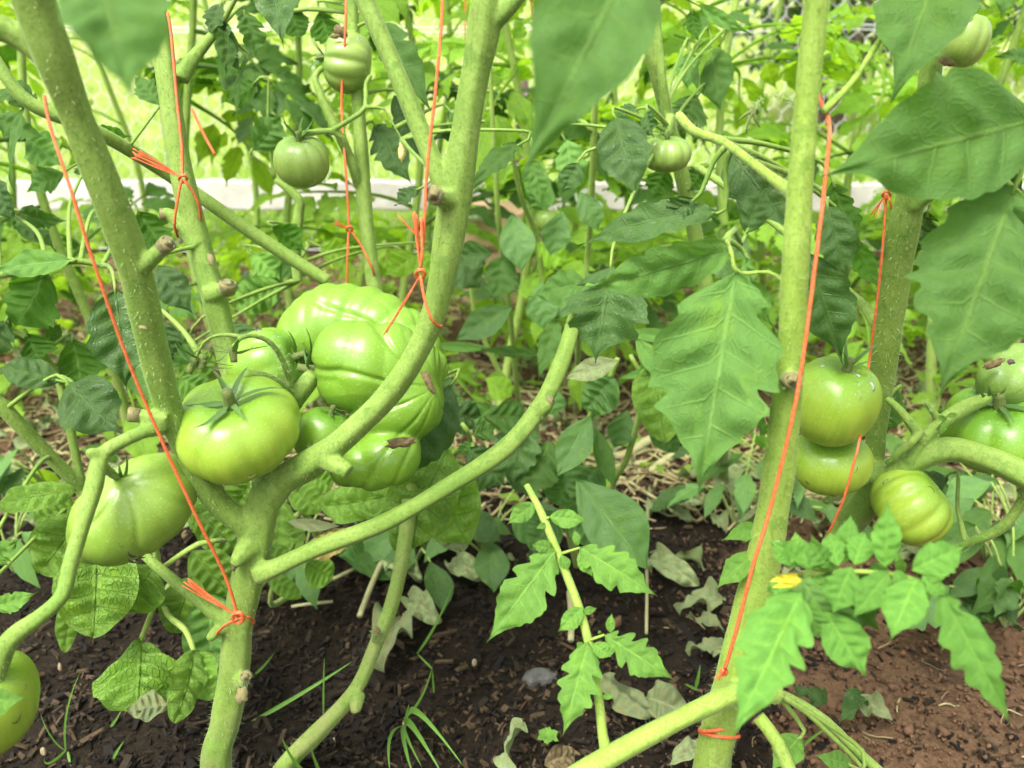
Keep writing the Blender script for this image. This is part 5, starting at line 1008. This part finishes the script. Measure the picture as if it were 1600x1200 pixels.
def cutting(pts, label, w, h=.01):
    pp = [(*G(u, v, h), px(w, proj(G(u, v, h))[2])/2) for u, v in pts]; c = spline(np.array(pp), .01)
    o = MB().add(*tube_geo(c, 9)).build('stem_cutting', M['stem_dry'], None, origin=c[0, :3]); tag(o, label, 'stem cutting', 'cut stems lying on the bed'); return o
cutting([(915, 705), (970, 712), (1010, 690), (1022, 685)], 'thick pale cut stem lying behind the sprig', 15)
cutting([(1015, 738), (1035, 722), (1068, 705)], 'short cut stem with ragged end under the large soft leaf', 13)
cutting([(985, 755), (1025, 780), (1065, 810)], 'thin cut stem pointing down on the dark mulch', 6)
cutting([(562, 962), (580, 915), (600, 870), (606, 855)], 'slim pale cut stem left of the leaning stem', 9, .02)
cutting([(455, 948), (480, 944), (520, 940)], 'little pale twig lying on the mulch below the yellow leaf', 5)
cutting([(520, 905), (560, 885), (605, 858)], 'pale twig below the long side shoot', 6, .015)
cutting([(890, 925), (893, 960), (892, 1000)], 'reddish dry twig stuck in the mulch behind the sprig', 10, .015)
cutting([(910, 725), (960, 730), (1010, 722)], 'pale cut stem behind the thick one', 9)
cutting([(1000, 800), (1010, 870), (1010, 990)], 'thin upright seedling stalk between sprig and wilted leaves', 5, .01)
# ---------------------------------------------------------------- stones, seeds and a seedling
def stone(u, v, w, h, label, seed, mat='stone', name='stone', cat='stone', grp='stones on the mulch'):
    r = random.Random(seed); C = G(u, v, .006); Z = proj(C)[2]; V = []; f = []; n = 9; ax, ay = px(w, Z)/2, px(h, Z)/2
    for i in range(4):
        k = (.75, 1, .92, .5)[i]; z = (-.006, .0, .006, .010)[i]*max(.5, px(h, Z)/.02)
        for j in range(n): a = j*2*math.pi/n; q = k*(1+.28*math.sin(a*2+seed)+.12*math.sin(3*a+seed*2)); V.append(C+np.array((ax*q*math.cos(a), ay*1.4*q*math.sin(a), z+.15*ax*math.cos(a)*0)))
    for i in range(3):
        for j in range(n): f.append((i*n+j, i*n+(j+1) % n, (i+1)*n+(j+1) % n, (i+1)*n+j))
    f.append(tuple(3*n+j for j in range(n))); tag(MB().add(V, f).build(name, M[mat], None, smooth=False, origin=C), label, cat, grp)
stone(841, 1061, 46, 30, 'angular grey stone flake on the mulch left of the sprig', 1); stone(1491, 998, 22, 12, 'small grey stone on the clay patch', 2); stone(1340, 975, 20, 12, 'little dark stone behind the hanging young leaves', 6)
for k, (u, v, lb) in enumerate(((94, 1043, 'tiny white seed on the mulch at the lower left'), (522, 1160, 'tan seed beside the foot of the leaning stem'), (632, 1133, 'pale seed at the foot of the grass tuft'), (741, 1036, 'white speck of seed in the middle of the mulch'), (68, 1175, 'tan crumb at the bottom left corner'))): stone(u, v, 6.5, 5, lb, 10+k, 'seed', 'seed', 'seed', 'seeds on the mulch')
b = G(858, 1180, .01); sd = empty('seedling', b, 'tiny lobed green seedling on the mulch at the bottom middle', 'seedling')
MB().add(*tube_geo(spline(np.array([(*G(858, 1165), .0012), (*G(856, 1155, .015), .001)]), .004), 5)).build('stem', M['stem_far'], sd)
for k in range(6):
    a = k*1.05+.4; b = G(856, 1152, .016); e = b+np.array((math.cos(a)*.012, math.sin(a)*.012, .002)); v_, f_, uv_ = leaf_world(b, e, .009, 'tomato', (0, 0, 1), 0, rpv=4, nv=3, cols=3); MB().add(v_, f_, uv_).build('leaf', M['leaf_young'], sd, origin=b)
# ---------------------------------------------------------------- tomato plants further back
PROTO = [compound_proto(100+k, 'leaf_far' if k < 6 else 'leaf' if k < 9 else 'leaf_dark') for k in range(11)]
CLEAR = [(40, 785, 268, 345), (1130, 1240, 120, 210), (95, 255, 120, 285), (300, 440, 255, 330), (600, 700, 330, 420), (690, 850, 560, 640), (250, 330, 255, 330), (60, 330, 380, 470)]
def far_plant(u, Z, label, nl, seed, size=.24, hgt=1.15, smat='stem_far', thin=1.0, vmax=560, protos=range(9), lean=(0, 0)):
    r = random.Random(seed); p = P(u, 400, Z); x0, y0 = p[0], p[1]
    o = empty('tomato_plant', (x0, y0, 0), label, 'tomato plant', 'tomato plants in the rows behind')
    pts = []; n = 8
    for i in range(n+1):
        h = hgt*i/n; pts.append((x0+lean[0]*h+.03*math.sin(h*7+seed), y0+lean[1]*h+.02*math.cos(h*6+seed), h-.02, .0085*(1-.6*i/n)*thin))
    c = spline(np.array(pts), .04); MB().add(*tube_geo(c, 8)).build('main_stem', M[smat], o, origin=(x0, y0, 0))
    k = 0; tries = 0
    while k < nl and tries < nl*12:
        tries += 1; h = hgt*r.uniform(.12, 1.0); i = min(len(c)-2, int(h/hgt*(len(c)-1))); b = c[i, :3]; az = r.random()*6.283; L = size*(.8 if Z > 1.7 else .92)*r.uniform(.75, 1.25)*(1-.25*h/hgt)
        mid = b+np.array((math.cos(az), math.sin(az), -.15))*L*.65; u_, v_, z_ = proj(mid)
        if z_ < .8 or v_ > vmax or (60 < u_ < 760 and 225 < v_ < 355 and r.random() < .96) or (r.random() < .85 and any(a < u_ < b_ and c_ < v_ < d for a, b_, c_, d in CLEAR)) or abs(u_-800) > 1500: continue
        me = PROTO[r.choice(list(protos)+[0, 1, 2, 3, 4, 5])]; m = Matrix.Translation(Vector(b)) @ Matrix.Rotation(az, 4, 'Z') @ Matrix.Rotation(R(r.uniform(-40, 20)), 4, 'Y') @ Matrix.Rotation(R(r.uniform(-25, 25)), 4, 'X') @ Matrix.Scale(L, 4)
        place(bpy.data.objects.new('leaf', me), m, o); k += 1
    return o
for i, a in enumerate([
 (120, 1.25, 'leafy tomato plant in the row behind, far left', 14, 1), (330, 1.35, 'tomato plant between the upper left stems in the row behind', 12, 2), (470, 1.55, 'background tomato plant above the white plank, left of the leaning stem', 14, 3), (640, 1.45, 'background tomato plant between the leaning stem and the rising branch', 16, 4),
 (800, 1.30, 'background tomato plant behind the large blurred leaf', 18, 5), (960, 1.55, 'background tomato plant left of the hairy stem', 20, 6), (1130, 1.35, 'background tomato plant with bright leaves left of the tall pale stem', 20, 7), (1330, 1.50, 'background tomato plant right of the tall pale stem', 20, 8), (1500, 1.30, 'background tomato plant behind the right hanging leaf', 18, 9), (1640, 1.55, 'background tomato plant at the upper right edge', 18, 10), (-40, 1.45, 'background tomato plant cut off by the left edge', 14, 11),
 (560, 2.15, 'far tomato plant by the fence above the plank', 14, 12), (760, 2.2, 'far tomato plant by the fence right of the rising branch', 16, 13), (1000, 2.1, 'far tomato plant by the fence behind the small ribbed fruit', 18, 14), (1230, 2.2, 'far tomato plant by the fence behind the tall pale stem', 18, 15), (1420, 2.1, 'far tomato plant by the fence behind the dark right stem', 18, 16), (1600, 2.2, 'far tomato plant by the fence at the right edge', 16, 17), (220, 2.1, 'far tomato plant by the fence at the upper left', 10, 18), (880, 1.85, 'slim tomato plant deep in the rows right of the blurred leaf', 16, 19), (1180, 1.75, 'slim tomato plant deep in the rows left of the pale stem', 16, 20), (1460, 1.8, 'slim tomato plant deep in the rows behind the dark right stem', 16, 21), (690, 1.8, 'slim tomato plant deep in the rows behind the rising branch', 14, 22), (30, 1.9, 'slim tomato plant deep in the rows at the upper left corner', 14, 23), (390, 1.9, 'slim tomato plant deep in the rows above the hanging round tomato', 12, 24)]):
    far_plant(a[0], a[1], a[2], int(a[3]*((1.45 if a[1] < 1.7 else 1.25)+(.3 if a[0] < 800 else 0))), a[4], vmax=640, protos=range(11) if a[1] < 1.7 else range(6))
# low green growth along the foot of the fence, one uncountable mass
r = random.Random(91); mb = MB()
LW = []
for k in range(4):
    v_, f_, uv_ = leaf_world(np.zeros(3), np.array((1., 0, 0)), .5, 'tomato', (0, 0, 1), 0, rpv=2, cols=2, nv=4, seed=500+k, bend=.7); LW.append((v_, f_, uv_))
for k in range(3600):
    y = 1.05+1.9*r.random()**.8; x = r.uniform(-1, 1)*(.4+.75*y); u_, v__, _z = proj((x, y, .06))
    if any(a < u_ < b_ and c_ < v__ < d for a, b_, c_, d in CLEAR[3:5]): continue
    if r.random() > .30+.7*(y-1.05)/1.4: continue
    v_, f_, uv_ = LW[r.randrange(4)]; h = r.uniform(.01, .13)*min(1, .25+(y-1.05)*1.2); m = np.array((Matrix.Rotation(r.random()*6.28, 3, 'Z') @ Matrix.Rotation(r.uniform(-.7, .5), 3, 'Y') @ Matrix.Rotation(r.gauss(0, .4), 3, 'X')))
    mb.add((v_*r.uniform(.03, .075))@m.T+np.array((x, y, h)), f_, uv_)
tag(mb.build('ground_weeds', M['leaf_far'], origin=(0, 0, 0)), 'low leafy weeds carpeting the ground along the fence', 'weeds', kind='stuff')

# scraps of wilted foliage between the plants, too many to count
r = random.Random(57); mb = MB(); LW = []
for k in range(5):
    LW.append(leaf_world(np.zeros(3), np.array((1., 0, 0)), .55, 'basil' if k < 3 else 'tomato', (0, 0, 1), 0, rpv=2, cols=3, nv=4, seed=700+k, bend=1.5, fold=.6, wave=.3, twist=1.0, quilt=.1))
for k in range(620):
    y = .80+1.3*r.random(); x = r.uniform(-1, 1)*(.2+.75*y); u_, v__, _z = proj((x, y, .02))
    if 1000 < u_ < 1140 and 800 < v__ < 930 and r.random() < .8: continue
    if v__ > 900 and r.random() < .75: continue
    v_, f_, uv_ = LW[r.randrange(5)]; m = np.array(Matrix.Rotation(r.random()*6.28, 3, 'Z') @ Matrix.Rotation(r.uniform(-.5, .5), 3, 'Y') @ Matrix.Rotation(r.gauss(0, .5), 3, 'X'))
    mb.add((v_*r.uniform(.018, .05))@m.T+np.array((x, y, soil_h(x, y)+r.uniform(.008, .02))), f_, uv_)
tag(mb.build('leaf_litter', M['wilted_leaf'], origin=(0, 0, 0)), 'pale wilted leaf scraps scattered between the plants', 'leaf litter', kind='stuff')
